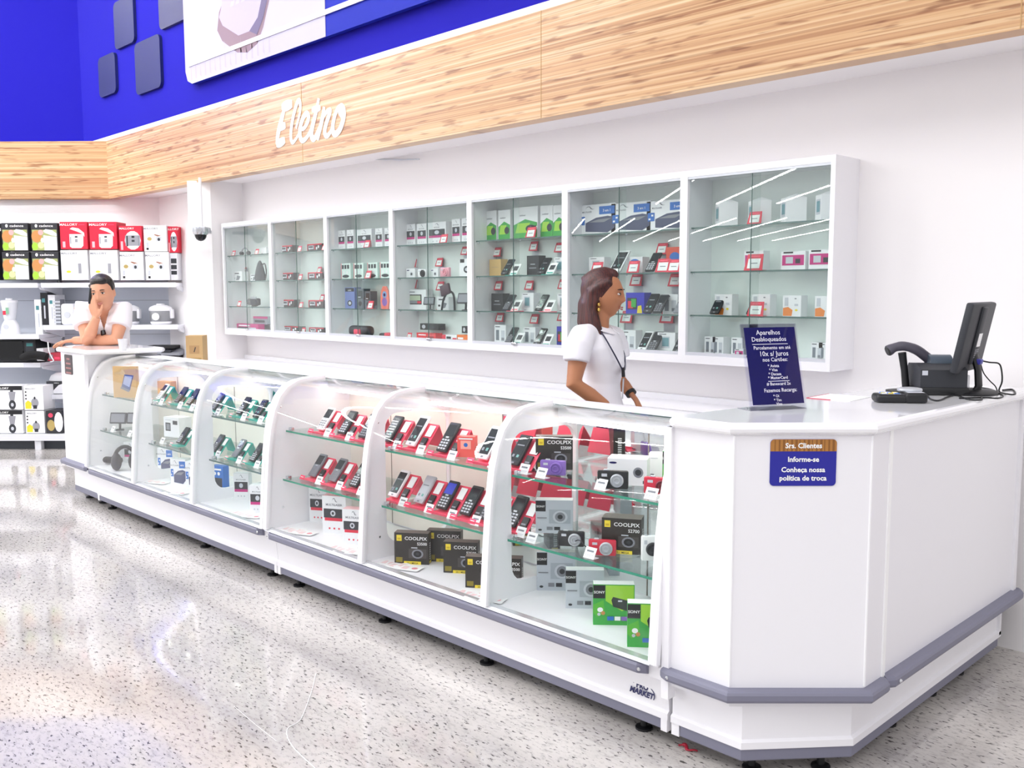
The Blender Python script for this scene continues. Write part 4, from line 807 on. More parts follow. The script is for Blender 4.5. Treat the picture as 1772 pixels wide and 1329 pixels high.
# -------- bay 3 and 2 (teal stands)
w3, w2, w1 = SHW[3], SHW[2], SHW[1]
for px, py, st in ((372, 700, 'dark'), (417, 708, 'black'), (446, 716, 'touch')): phone_on_stand(px, py, 2.57, U, st, 'teal', 'upper shelf, '+w3); pcard(px+2, py+10, 2.50, U, 'upper shelf, '+w3)
for px, py, st in ((372, 775, 'dark'), (409, 781, 'grey'), (440, 790, 'black')): phone_on_stand(px, py, 2.56, Lw, st, 'teal', 'lower shelf, '+w3); pcard(px+2, py+10, 2.50, Lw, 'lower shelf, '+w3)
for px, py, y, wp in ((418, 864, 2.60, 27), (446, 876, 2.50, 27)): place_box(D_speaker, 'spk3', px, py, y, Dk, wp, 46, R(38), 'white speaker box with dark window', 'floor, '+w3, 'box', 'boxes on the showcase floors', .05)
place_box(lambda w, h, d: carton('headset_box', w, h, d, BPRINT, [('q', .1, .0, .9, .45, DARK), ('q', .15, .8, .85, .88, BOXW), ('d', .35, .65, .1, BOXW, .08), ('d', .65, .65, .1, BOXW, .08)]), 'hs', 376, 842, 2.66, Dk, 26, 38, R(20), 'blue headset box with dark base', 'floor, '+w3)
leaflets(425, 895, 2.43, Dk, 'floor, '+w3)
place_box(D_brown, 'brn', 284, 672, 2.78, U, 28, 22, R(20), 'small tan cardboard box', 'upper shelf, '+w2)
for px, py, st in ((277, 684, 'white'), (309, 690, 'dark'), (330, 697, 'black')): phone_on_stand(px, py, 2.58, U, st, 'teal', 'upper shelf, '+w2); pcard(px, py+10, 2.50, U, 'upper shelf, '+w2)
place_box(D_gpsbox, 'gpb', 297, 748, 2.66, Lw, 34, 34, R(14), 'white tablet box with dark screen picture', 'lower shelf, '+w2, 'box', None, .1)
phone_on_stand(312, 758, 2.55, Lw, 'black', 'teal', 'lower shelf, '+w2); pcard(278, 756, 2.49, Lw, 'lower shelf, '+w2)
for px, py, y in ((287, 826, 2.62), (309, 836, 2.52), (335, 842, 2.55)): place_box(D_printer, 'prb', px, py, y, Dk, 29, 46, R(32), 'white box with navy printer picture', 'floor, '+w2, 'box', 'boxes on the showcase floors', .06)
leaflets(268, 838, 2.46, Dk, 'floor, '+w2); leaflets(300, 852, 2.41, Dk, 'front floor, '+w2)
# -------- bay 1
place_box(D_laptop, 'lap', 217, 690, 2.50, U, 44, 54, R(33), 'brown laptop box with blue laptop picture', 'upper shelf, '+w1, 'box', None, .03)
place(price_card, 'pcard', 236, 690, 2.47, U, 0, 'small white price card', 'upper shelf, '+w1, 'price card')
place(navigator, 'nav', 203, 735, 2.52, Lw, R(38), 'dark grey car navigator on mount', 'lower shelf, '+w1, 'navigator'); place(navigator, 'nav', 232, 735, 2.60, Lw, R(38), 'dark grey car navigator on mount', 'lower shelf, '+w1, 'navigator')
pcard(193, 742, 2.47, Lw, 'lower shelf, '+w1); pcard(222, 748, 2.47, Lw, 'lower shelf, '+w1)
place_box(D_speaker, 'spk1', 225, 790, 2.62, Dk, 24, 36, R(30), 'white speaker box with dark window', 'floor, '+w1)
Pt = ony(190, 805, 2.50); t_ = empty('torch', (Pt.x, 2.50, Dk), R(35)); reg(t_, 'long black torch lying flat', 'floor, '+w1, 'torch')
b = MB(); b.tube([(-.1, 0, .04), (-.08, 0, .04), (-.06, 0, .033), (.09, 0, .03)], [.038, .036, .024, .02], BLACK, 14); b.build('barrel', t_)
b = MB(); b.tube([(-.104, 0, .04), (-.1, 0, .04)], [.024, .028], SIL, 14); b.build('lens', t_)
Ph = ony(217, 812, 2.49); h_ = empty('headphones', (Ph.x, 2.49, Dk), R(60)); reg(h_, 'bulky round black headphones', 'floor, '+w1, 'headphones')
for s_ in (-1, 1): b = MB(); b.ball((s_*.055, 0, .06), (.035, .055, .06), mat('charcoal_pad', '2e2e33', .7)); b.build('ear_cup', h_)
b = MB(); b.tube([(.07*math.cos(R(t)), .01, .06+.1*math.sin(R(t))) for t in range(0, 181, 15)], .013, BLACK, 8); b.build('headband', h_)
pcard(200, 822, 2.47, Dk, 'floor, '+w1)
# ================================================================= goods in the wall cabinets
ZN = {0: 'floor', 1: 'low shelf', 2: 'middle shelf', 3: 'top shelf'}
CN = {k: f'{ORD[k-1]} wall cabinet' for k in range(1, 8)}
CZ = [CZ0+.041, CSH[1], CSH[2], CSH[3]]
def wh(bay, sh): return f'{ZN[sh]}, {CN[bay]}'
def wb(bay, sh, fn, key, px, wpx, hpx, look, cat='box', y=4.0, rz=0, d=.06, dz=0):
    place_box(fn, key, px, 500, y, CZ[sh]+dz, wpx, hpx, R(rz), look, wh(bay, sh), cat, 'boxes in the wall cabinets', d)
def wp(bay, sh, px, sc=1.0, y=3.97, dz=0, txt='pink-framed price card'):
    t_ = round(dz/sc, 3); y = y if not dz else 4.085
    place(lambda: price_holder(tall=t_), ('holder', t_), px, 500, y, CZ[sh], 0, txt if not dz else 'red price card on tall clear holder', wh(bay, sh), 'price card', 'price cards in the wall cabinets', sc)
def ph(bay, sh, px, st, y=3.975, sc=.85, rz=0):
    look = {'black': 'black keypad phone', 'white': 'white phone', 'grey': 'grey keypad phone', 'dark': 'dark grey phone', 'touch': 'black touchscreen phone', 'wtouch': 'white touchscreen phone', 'bluescr': 'black phone with blue screen'}[st]
    place(lambda: phone(st, .118), ('phone', st, .118), px, 500, y, CZ[sh]+.003, R(rz), 'leaning '+look, wh(bay, sh), 'phone', 'phones in the wall cabinets', sc)
def wcard(bay, sh, px, acc):     # white info card leaning on a small foot
    def fn():
        e = empty('info_card'); X = Matrix.Rotation(R(-35), 4, 'X'); b = MB(); b.X = X; b.box(-.03, -.001, 0, .03, .001, .085, PAPER); b.q(-.02, .035, .02, .068, -.0016, DARK); b.q(-.024, .01, .024, .018, -.0016, {'t': TEAL, 'p': PINK}[acc]); b.build('card', e)
        b = MB(); b.box(-.045, -.02, 0, .035, .05, .004, {'t': TEAL, 'p': PINK}[acc]); b.build('foot', e); return e
    place(fn, ('wcard', acc), px, 500, 3.96, CZ[sh], 0, 'white leaning card on '+{'t': 'teal', 'p': 'pink'}[acc]+' foot', wh(bay, sh), 'card', 'leaning cards in the wall cabinets')
# bay 1
wp(1, 3, 405, .8); wp(1, 3, 445, .8)
def headset():
    b = MB(); b.tube([(.06*math.cos(R(t)), 0, .012+.05*math.sin(R(t))) for t in range(0, 181, 20)], .006, MGREY, 8)
    for s_ in (-1, 1): b.ball((s_*.06, 0, .018), (.014, .022, .018), DARK)
    return b.build('headphones')
place(headset, 'hset', 426, 500, 3.98, CZ[3], 0, 'silver grey arched headphones', wh(1, 3), 'headphones')
wb(1, 3, D_plainw, 'pw1', 458, 12, 12, 'plain white box')
wb(1, 2, D_textw, 'tx1', 411, 24, 17, 'white box with dark lettering'); wp(1, 2, 422, .9, 3.99, .07); wb(1, 2, D_textw, 'tx2', 439, 15, 12, 'white box with dark lettering')
def bag():
    b = MB(); b.lathe([(.06, 0), (.066, .03), (.05, .09), (.03, .14), (.012, .165), (.001, .17)], mat('grey_bag', '4a4d50', .7), 16, sx=1, sy=.6); b.tube(smoothp([(.03, 0, .13), (.08, 0, .14), (.1, 0, .08), (.09, 0, .02)]), .006, BLACK, 6); return b.build('camera_bag')
place(bag, 'bag', 451, 500, 4.0, CZ[2], 0, 'dark grey soft camera bag with strap', wh(1, 2), 'bag')
wp(1, 1, 412, .8)
def camcorder():
    e = empty('camcorder'); b = MB(); b.rbox(-.06, 0, .01, .05, .05, .07, .012, DARK, 2); b.build('body', e); b = MB(); b.tube([(-.06, .025, .04), (-.1, .025, .04)], [.026, .03], BLACK, 14); b.build('lens', e); b = MB(); b.rbox(-.02, -.012, .065, .06, .004, .085, .003, SIL, 1); b.build('screen_flap', e); b = MB(); b.tube(smoothp([(.05, 0, .05), (.09, -.01, .06), (.11, -.01, .02), (.07, -.02, .005), (.02, -.02, .005)]), .007, BLACK, 6); b.build('strap', e); return e
place(camcorder, 'ccd', 437, 500, 4.0, CZ[1], 0, 'black camcorder with hanging strap', wh(1, 1), 'camcorder')
wb(1, 0, D_pinklong, 'pl', 426, 52, 10, 'long flat magenta and black box'); wb(1, 0, D_pinkgrey, 'pg', 449, 34, 13, 'grey box with magenta lid', y=4.06, dz=.05)
# bay 2 car stereos
for sh in (3, 2, 1, 0):
    wb(2, sh, D_stereo, 'st', 498 if sh else 502, 26 if sh else 36, 13 if sh else 10, 'black and red car stereo box'); wb(2, sh, D_stereo, 'st2', 546, 32, 13 if sh else 10, 'black and red car stereo box')
    wp(2, sh, 519 if sh else 522, .75, 3.94)
wp(2, 2, 552, .8, 3.985, .055); wp(2, 1, 556, .8, 3.985, .055); wp(2, 3, 561, .7, 3.94)
# bay 3
for px, wpx in ((593, 14), (608, 14), (632, 30), (657, 14), (673, 14)): wb(3, 3, D_speaker, 'sp3', px, wpx, 33, 'white speaker box with magenta stripe')
wp(3, 3, 635, .95)
for px in (599, 621, 645, 667): wb(3, 2, D_quad, 'qd', px, 20, 27, 'pale mint accessory box with dark pictures')
wp(3, 2, 636, .95)
wb(3, 1, D_book, 'bk', 605, 20, 36, 'periwinkle blue accessory box'); wb(3, 1, D_darkbox, 'db', 623, 14, 34, 'slate grey accessory box'); wb(3, 1, D_darkbox, 'db2', 636, 11, 30, 'slate grey accessory box')
def blister():
    b = MB(); pts = [(-.04, 0), (.04, 0), (.05, .06), (.04, .13), (.02, .16), (-.02, .16), (-.04, .13), (-.05, .06)]; b.prism(pts, -.004, .004, mat('orange_blister', 'ee7a6a', .4), XZ); b.disc(0, .1, .026, -.0046, mat('pale_blue', '7aa6d8', .4)); b.disc(0, .05, .03, -.0046, PURP); b.disc(0, .1, .012, -.0052, NAVY); return b.build('toy_pack')
place(blister, 'blis', 666, 500, 4.0, CZ[1], 0, 'pink orange rounded toy pack', wh(3, 1), 'toy pack'); wp(3, 1, 639, .95); wb(3, 1, D_plainw, 'pw3', 677, 8, 9, 'small plain white box', y=3.95)
def boombox():
    e = empty('portable_speaker'); b = MB(); b.rbox(-.13, 0, 0, .13, .07, .075, .03, mat('charcoal_plastic', '2c2e33', .5), 4); b.build('body', e); b = MB(); b.rbox(-.045, -.006, .012, .04, .01, .05, .008, PINK, 2); b.build('control_panel', e); return e
place(boombox, 'boom', 617, 500, 3.96, CZ[0], 0, 'rounded black portable speaker', wh(3, 0), 'speaker')
def slipper():
    b = MB(); b.rbox(-.08, 0, 0, .08, .06, .03, .014, DARK, 3); b.rbox(-.01, -.004, .004, .06, .04, .034, .008, RED, 2); return b.build('gadget_pouch')
place(slipper, 'slp', 665, 500, 3.97, CZ[0], 0, 'flat black and red pouch', wh(3, 0), 'pouch')
# bay 4
for px, wpx, h_ in ((712, 17, 37), (731, 18, 37), (757, 34, 38), (790, 15, 41), (808, 17, 42)): wb(4, 3, D_speaker, 'sp4', px, wpx, h_, 'white speaker box with dark window', y=4.02)
wp(4, 3, 767, 1.0)
wb(4, 2, D_camw, 'cw', 711, 17, 16, 'white camera box'); place(lambda: camera(mat('white_cam', 'f0f0f2', .3), BLACK, .09, .055), 'camwh', 730, 500, 3.96, CZ[2], 0, 'white compact camera with black lens', wh(4, 2), 'camera')
wb(4, 2, D_camw, 'cw2', 752, 14, 15, 'white camera box'); place(lambda: camera(mat('pink_cam', 'eea6b4', .3), mat('pink_cam'), .09, .062), 'campk', 769, 500, 3.96, CZ[2], 0, 'pale pink compact camera', wh(4, 2), 'camera')
wp(4, 2, 714, .95, 3.99, .075); wp(4, 2, 759, .95, 3.99, .075); wb(4, 2, D_tallcam, 'tc', 806, 22, 31, 'tall white camera box'); wp(4, 2, 803, .9, 3.99, .145)
wb(4, 1, D_gps, 'gp', 718, 42, 34, 'white navigator box with screen picture', y=4.04); wp(4, 1, 714, 1.0, 4.0, .145)
NAV = lambda: navigator()
place(navigator, 'nav', 741, 500, 3.94, CZ[1], R(20), 'grey car navigator', wh(4, 1), 'navigator', None, .7)
def phonemount():
    e = empty('car_mount'); b = MB(); b.tube(smoothp([(-.07, 0, .0), (-.05, 0, .07), (.0, 0, .12), (.05, 0, .1), (.06, 0, .0)]), .007, BLACK, 8); b.build('arm', e); b = MB(); b.X = Matrix.Translation((-.01, -.01, .12)) @ Matrix.Rotation(R(-15), 4, 'Y'); b.rbox(-.05, -.01, -.02, .04, .01, .05, .006, mat('plum_plastic', '4a2a3a', .4), 2); b.build('holder', e); return e
place(phonemount, 'pmnt', 776, 500, 4.0, CZ[1], 0, 'black looped car mount with plum holder', wh(4, 1), 'car mount'); wb(4, 1, D_textw, 'tx4', 766, 22, 22, 'white box with dark lettering', y=4.05); wp(4, 1, 760, 1.0, 4.07, .13)
place(navigator, 'nav', 801, 500, 3.96, CZ[1], R(10), 'grey car navigator', wh(4, 1), 'navigator', None, .9)
wb(4, 0, D_flatred, 'fr', 736, 36, 11, 'flat bright red box'); wb(4, 0, D_flatblack, 'fb', 742, 35, 11, 'flat black box', y=4.03, dz=.062); wp(4, 0, 706, .7)
wb(4, 0, D_redwhite, 'rw', 777, 28, 10, 'flat red and white box'); wb(4, 0, D_orangeflat, 'of', 799, 20, 11, 'flat orange box'); wb(4, 0, D_flatblack, 'fb2', 809, 22, 12, 'flat black box', y=4.05, dz=.05)
# bay 5
for px, wpx in ((850, 20), (873, 21), (909, 42), (946, 20), (967, 20)): wb(5, 3, D_green, 'gr', px, wpx, 52 if px < 900 else 55, 'white and lime green phone box', y=4.03)
place(lambda: phone('white', .15), ('phone', 'white', .15), 915, 500, 3.985, CZ[3], 0, 'white phone leaning behind the red price card', wh(5, 3), 'phone'); wp(5, 3, 917, 1.1)
for px, fn, kk, look, h_ in ((857, D_gold, 'gd', 'gold coloured phone box', 29), (922, D_black, 'bl', 'tall black phone box', 34), (969, D_white, 'wt', 'white phone box', 30)): wb(5, 2, fn, kk, px, 20, h_, look, y=4.03)
for px, fn, kk, look, h_ in ((860, D_black, 'bl2', 'black and white phone box', 30), (913, D_white, 'wt2', 'white phone box', 32), (975, D_white, 'wt3', 'white phone box', 32)): wb(5, 1, fn, kk, px, 20, h_, look, y=4.03)
for px, fn, kk, look, h_ in ((865, D_slim, 'sl', 'white phone box', 31), (916, D_slim, 'sl2', 'white phone box', 30), (974, D_blue, 'bu', 'blue and yellow phone box', 34)): wb(5, 0, fn, kk, px, 20, h_, look, y=4.03)
for sh, cs in ((2, ((859, .13), (922, .155), (966, .14))), (1, ((861, .135), (914, .135), (972, .14))), (0, ((863, .135), (923, .13), (971, .15)))):
    for px, dz in cs: wp(5, sh, px, .95, 4.02, dz-.005)
for sh, L_ in ((2, (('touch', 873), ('touch', 936))), (1, (('dark', 875), ('touch', 932))), (0, (('dark', 879), ('touch', 929)))):
    for st, px in L_: ph(5, sh, px, st, 3.965, 1.0); wcard(5, sh, px+14, 't' if sh != 1 else 'p')
# bay 6
for px in (1031, 1090, 1152): wb(6, 3, D_printer, 'pr6', px, 60, 52, 'large white box with navy printer', y=4.02)
wb(6, 2, D_white, 'w61', 1032, 24, 29, 'white phone box', y=4.02); wp(6, 2, 1031, 1.1); wb(6, 2, D_badge, 'bdg', 1098, 23, 28, 'white box with round blue badge', y=4.03); wp(6, 2, 1094, 1.1)
place(lambda: phone('wtouch', .15, .08), ('tab',), 1064, 500, 3.96, CZ[2]+.002, 0, 'leaning white tablet phone', wh(6, 2), 'phone'); ph(6, 2, 1124, 'black', 3.97, 1.05)
wp(6, 2, 1145, 1.2, 3.95); wp(6, 2, 1143, 1.0, 4.03, .1); wb(6, 2, D_orange, 'og', 1167, 26, 44, 'tall red orange box', y=4.04); ph(6, 2, 1178, 'grey', 3.95, .8); wp(6, 2, 1164, 1.1, 3.93)
wb(6, 1, D_blue, 'bu6', 1099, 28, 36, 'deep blue box with yellow flash', y=4.0); wp(6, 1, 1099, 1.1, 3.99, .15); ph(6, 1, 1121, 'touch', 3.95, 1.05); ph(6, 1, 1138, 'dark', 3.95, 1.0); wb(6, 1, D_slim, 'sl6', 1160, 22, 34, 'white phone box', y=4.03); ph(6, 1, 1174, 'grey', 3.95, 1.0); wp(6, 1, 1166, 1.1, 4.03, .145)
wb(6, 1, D_white, 'w62', 1010, 18, 30, 'white phone box', y=4.02)
wb(6, 0, D_slim, 'sl62', 1088, 22, 34, 'white phone box', y=4.02); wp(6, 0, 1083, 1.1, 4.0, .145); ph(6, 0, 1112, 'wtouch', 3.95, 1.05); ph(6, 0, 1129, 'dark', 3.95, 1.05); wb(6, 0, D_white, 'w63', 1154, 26, 34, 'white phone box', y=4.0); wp(6, 0, 1153, 1.2, 3.99, .15); ph(6, 0, 1174, 'touch', 3.94, 1.1)
# bay 7
for px, w_, h_ in ((1250, 30, 48), (1307, 30, 48), (1365, 33, 50), (1425, 32, 52)): wb(7, 3, D_white3, 'w73', px, w_, h_, 'white corner-on phone box with peaked top', y=4.0)
wp(7, 3, 1302, 1.0, 3.94)
wb(7, 2, D_magenta, 'mg', 1303, 26, 34, 'white box with magenta panel', y=4.0); wp(7, 2, 1302, 1.3, 3.93); wb(7, 2, D_magenta, 'mg2', 1371, 32, 32, 'white box with magenta panel', y=4.0); wb(7, 2, D_magenta, 'mg3', 1419, 32, 34, 'white box with magenta panel', y=4.0)
for px in (1252, 1317, 1371, 1427): wb(7, 1, D_yellowc, 'yc', px, 24, 36, 'white phone box with orange corner', y=4.0)
ph(7, 1, 1237, 'touch', 3.96, .95); ph(7, 1, 1301, 'touch', 3.97, .95); wp(7, 1, 1307, 1.15, 3.925)
for px in (1230, 1244, 1277, 1416, 1430): wb(7, 0, D_slim, 'sl7', px, 15, 31, 'slim white phone box', y=4.0)
wb(7, 0, D_magenta, 'mg7', 1281, 12, 14, 'small white box with magenta panel', y=3.93)

# ================================================================= shelving wall on the left (all at 45 degrees)
GX = Matrix.Rotation(R(45), 4, 'Z')
def dpos(u, D, z): return Vector(((u-D)*s5, (u+D)*s5, z))
def G(px, py, D): return ond(px, py, D)
GB = mat('gondola_panel', 'c9ced8', .6); GS = mat('gondola_shelf', 'e2e3ea', .4); GUP = mat('upright_grey', '8d9098', .5)
DB = 9.40      # back panel
uR = G(326, 500, 9.30)[0]; uM = G(93, 600, 9.2)[0]; uL = uM-(uR-uM)
for nm, ua, ub_, lab, shelves, last in (('gondola_shelving', uM, uR, 'right bay of white metal shelving stacked with cooker boxes, behind the leaning man', ((490, 9.0), (563, 9.0), (683, 9.0)), True),
        ('gondola_shelving', uL, uM, 'left bay of white metal shelving at the left edge of the photo', ((490, 8.98), (579, 8.95), (628, 8.95)), False)):
    e = empty(nm, dpos(ua, DB, 0), R(45)); tag(e, lab, 'shelving'); W_ = ub_-ua
    b = MB(); b.box(0, 0, .08, W_, .02, 1.78, GB)
    for z in (.4, .75, 1.08, 1.42): b.box(0, -.0008, z, W_, .0, z+.004, MGREY)
    b.build('back_panel', e)
    for x in ((-.015, W_-.015) if last else (-.015,)):
        b = MB(); b.box(x, -.03, 0, x+.03, .03, 1.80, GUP)
        for i in range(48): b.box(x+.008, -.0312, .1+i*.035, x+.022, -.0299, .118+i*.035, PAPER)
        b.build('slotted_upright', e)
    for py, Ds in shelves:
        z = G(150, py, Ds)[2]
        b = MB(); b.box(.01, -(DB-Ds), z-.035, W_-.01, -.005, z, GS); b.box(.01, -(DB-Ds)-.006, z-.042, W_-.01, -(DB-Ds), z+.004, GS); sh_ = b.build('shelf', e)
        for k in range(3):
            xx = W_*(.2+.3*k); b = MB(); b.box(xx, -(DB-Ds)-.009, z-.038, xx+.09, -(DB-Ds)-.006, z-.002, PAPER); b.build('price_label', sh_)
        for x in (.0, W_-.02):
            b = MB(); X_ = Matrix.Translation((x, 0, 0)); b.add([(x+t, -yy, zz) for t in (0, .018) for yy, zz in ((DB-Ds-.02, z-.036), (DB-Ds-.05, z-.06), (.03, z-.13), (.0, z-.13), (0, z-.036))], [(0, 1, 2, 3, 4), (9, 8, 7, 6, 5)]+[(i, (i+1) % 5, 5+(i+1) % 5, 5+i) for i in range(5)], GS); b.build('bracket', e)
    zb = G(60, 752, 8.78)[2]
    b = MB(); b.box(0, -(DB-8.78), zb-.06, W_, 0, zb, GS); b.build('base_shelf', e)
    b = MB(); b.box(.02, -(DB-8.86), 0, W_-.02, -(DB-8.86)+.02, zb-.06, mat('dark_toe', '3c4048', .6)); b.build('toe_board', e)
    b = MB(); b.box(W_-.03 if not last else .0, -(DB-8.8), 0, W_ if not last else .03, -.1, zb-.06, GS); b.build('base_foot', e)
def gbox(fn, key, px0, px1, py0, py1, D, look, cat='box', group='boxed appliances on the left shelving', d=.22, rz=45, name_z=None):
    u0, _, z1 = G(px0, py0, D); u1, _, z0 = G(px1, py1, D); w_, h_ = u1-u0, z1-z0
    o = fn(w_, h_, d); o.location = dpos((u0+u1)/2, D, z0 if name_z is None else name_z); o.rotation_euler.z = R(rz); tag(o, look, cat, group); return o
CK = mat('cooker_print', 'e9e9ee', .4); CKD = mat('cooker_print_grey', '9a9aa2', .4)
def cooker_open(x0=.35): return [('p', [(x0, .1), (x0+.08, .04), (x0+.42, .04), (x0+.5, .12), (x0+.52, .55), (x0, .55)], CK), ('p', [(x0+.02, .74), (x0+.12, .8), (x0+.35, .76), (x0+.55, .6), (x0+.56, .45), (x0+.5, .55), (x0+.3, .64)], CK), ('q', x0+.2, .42, x0+.3, .48, DARK), ('q', x0+.2, .25, x0+.3, .37, CKD), ('q', x0+.02, .2, x0+.06, .45, CKD)]
def C_black(w, h, d): return carton('cooker_box', w, h, d, mat('cooker_box_black', '2a2a30', .5), [('q', .03, .02, .97, .76, mat('food_green', 'a8b070', .6)), ('d', .2, .52, .2, FOOD, .22), ('d', .12, .16, .12, LIME, .14), ('d', .35, .2, .12, mat('pale_green_food', 'd0dca0', .6), .12), ('d', .36, .66, .1, mat('pink_food', 'e6a8a8', .6), .1), ('d', .42, .38, .07, mat('onion', 'f2ead0', .6), .09)]+[('p', [(.48, .02), (.97, .02), (.97, .5), (.46, .56)], CK), ('p', [(.46, .72), (.56, .78), (.8, .74), (.97, .62), (.97, .52), (.75, .56), (.5, .66)], CK), ('d', .2, .9, .05, PAPER, .06), ('t', 'cadence', .58, .86, .12, PAPER, 'CENTER', 1.3)])
def C_red(w, h, d): return carton('cooker_box', w, h, d, mat('cooker_box_red', 'da2340', .4), cooker_open(.34)+[('t', 'MALLORY', .32, .86, .12, PAPER, 'CENTER', 1.25), ('q', .08, .06, .18, .28, mat('pale_pink_print', 'f4b8c0', .5)), ('q', .7, .88, .92, .91, PINK)])
def C_red2(w, h, d): return carton('cooker_box', w, h, d, mat('cooker_box_red'), [('d', .6, .42, .36, CK, .38), ('q', .27, .2, .93, .62, CKD), ('q', .32, .18, .38, .6, DARK), ('q', .55, .52, .68, .6, INK), ('q', .55, .36, .68, .44, DARK), ('q', .84, .2, .88, .6, MGREY), ('t', 'MALLORY', .34, .86, .11, PAPER, 'CENTER', 1.25), ('q', .06, .04, .16, .38, mat('pale_pink_print'))])
def C_whiteA(w, h, d): return carton('cooker_box', w, h, d, BOXW, [('q', .4, .2, .44, .55, mat('violet_print', '6f6299', .5)), ('q', .64, .22, .76, .58, CKD), ('d', .6, .35, .3, mat('faint_print', 'e6e4ee', .5), .32), ('q', .64, .22, .76, .56, CKD), ('d', .28, .28, .09, YEL, .04), ('q', .42, .2, .46, .55, mat('violet_print')), ('t', 'MALLORY', .32, .86, .1, MGREY, 'CENTER', 1.25)])
def C_whiteB(w, h, d): return carton('cooker_box', w, h, d, BOXW, [('d', .66, .36, .26, mat('faint_print'), .33), ('q', .54, .38, .78, .56, LGREY), ('d', .66, .46, .06, DARK, .06), ('p', [(.44, .64), (.5, .66), (.78, .6), (.6, .57)], mat('brown_print', 'a0705e', .5)), ('d', .27, .4, .12, mat('violet_print'), .09), ('d', .25, .48, .1, mat('olive_print', 'b8a060', .5), .07), ('q', .1, .16, .2, .34, LGREY), ('q', .1, .06, .2, .14, INK), ('t', 'MALLORY', .32, .84, .1, MGREY, 'CENTER', 1.25)])
D0 = 9.03
gbox(C_black, '', 2, 50, 386, 434, D0, 'black cooker box with food picture, top row, leftmost'); gbox(C_black, '', 53, 101, 386, 434, D0, 'black cooker box with food picture, top row, beside the red box')
gbox(C_black, '', 3, 52, 436, 484.5, D0, 'black cooker box with food picture, lower row, leftmost'); gbox(C_black, '', 54, 103, 436, 484.5, D0, 'black cooker box with food picture, lower row, beside white box')
gbox(C_black, '', -48, 0, 386, 484.5, D0, 'black cooker box cut off by the left photo edge')
gbox(C_red, '', 103, 152, 384, 431, D0, 'red cooker box with open white cooker, left one of the pair'); gbox(C_red, '', 154, 203, 384, 431, D0, 'red cooker box with open white cooker, right one of the pair')
gbox(C_red2, '', 205.5, 246, 391, 434, D0, 'smaller red cooker box with closed grey cooker, between red and white boxes')
gbox(C_whiteB, '', 248, 289, 390, 435, D0, 'white cooker box on the top row, the only white one there', d=.15)
gbox(C_red2, '', 290, 308, 392, 437, D0+.03, 'red cooker box turned sideways at the right end of top row', d=.18)
gbox(C_whiteA, '', 104.5, 153, 433, 484.5, D0, 'white box with violet print, lower row, beside the black boxes'); gbox(C_whiteA, '', 154.5, 205, 433, 484.5, D0, 'white box with violet print, lower row, directly above the man')
gbox(C_whiteB, '', 207, 249, 436, 484.5, D0, 'white cooker box, lower row, under the smaller red box'); gbox(C_whiteB, '', 251, 293, 436, 484.5, D0, 'white cooker box, lower row, right end', d=.15)
def C_side(w, h, d): return carton('cooker_box', w, h, d, mat('grey_white_side', 'dcdce2', .5), [('q', .1, .62, .9, .8, DARK), ('q', .1, .4, .9, .56, DARK), ('q', .1, .2, .9, .34, DARK)])
gbox(C_side, '', 294, 308, 438, 484.5, D0+.03, 'narrow grey white box side with three dark pictures, lower row end', d=.15)
def z_at(py, D): return G(150, py, D)[2]
def ent(name, px, D, z, look, cat, rz=45):
    u = G(px, 560, D)[0]; return tag(empty(name, dpos(u, D, z), R(rz)), look, cat)
GW = mat('appliance_white', 'f2f2f6', .3)
def cooker(px, sc, look):
    e = ent('rice_cooker', px, 9.18, z_at(563, 9.0), look, 'rice cooker'); b = MB(); b.lathe([(0, 0), (.085, 0), (.1, .015), (.1, .03)], GW, 28); b.build('base', e)
    b = MB(); b.lathe([(.1, .03), (.105, .04), (.105, .13), (.1, .14)], mat('brushed_grey', '8f9094', .35, .5), 28); b.build('body', e)
    b = MB(); b.lathe([(.108, .135), (.112, .15), (.1, .172), (.06, .19), (0, .195)], GW, 28); b.rbox(-.03, -.04, .185, .03, .04, .205, .008, GW, 2); b.build('lid', e)
    b = MB(); X = Matrix.Translation((-.01, -.107, .08)) @ Matrix.Rotation(R(90), 4, 'X'); b.lathe([(.028, 0), (.036, 0), (.036, .005), (.028, .005), (.026, .002), (0, .002)], GW, 24, X=X); b.build('control_ring', e)
    b = MB(); b.rbox(.095, -.03, .06, .125, .03, .15, .006, GW, 2); b.build('hinge', e)
cooker(279, 1, 'white and grey rice cooker alone on shelf, right of the man'); cooker(222, 1, 'white and grey rice cooker half hidden behind the man')
e = ent('food_mixer', 124, 9.15, z_at(563, 9.0), 'rounded white appliance on the shelf left of the man', 'kitchen appliance'); b = MB(); b.rbox(-.07, -.08, 0, .06, .08, .21, .03, GW, 4); b.build('body', e)
b = MB(); b.lathe([(.02, 0), (.03, 0), (.03, .006), (.02, .006)], LGREY, 20, X=Matrix.Translation((0, -.082, .1)) @ Matrix.Rotation(R(90), 4, 'X')); b.build('dial', e)
e = ent('blender', 18, 9.1, z_at(579, 8.95), 'white blender with fruit-print jug on the left shelf', 'blender')
b = MB(); b.lathe([(0, 0), (.085, 0), (.085, .03), (.075, .09), (.05, .135), (.045, .14)], GW, 26); b.build('motor_base', e)
b = MB(); b.lathe([(.05, .14), (.055, .16), (.075, .3), (.075, .31)], mat('milky_jug', 'e4e6ec', .2), 26); b.q(-.03, .19, -.0, .23, -.071, RED); b.q(.0, .2, .03, .26, -.072, mat('fruit_green', '7fae90', .5)); b.build('jug', e)
b = MB(); b.lathe([(.076, .31), (.076, .33), (.03, .335), (.03, .35), (0, .35)], GW, 26); b.build('lid', e)
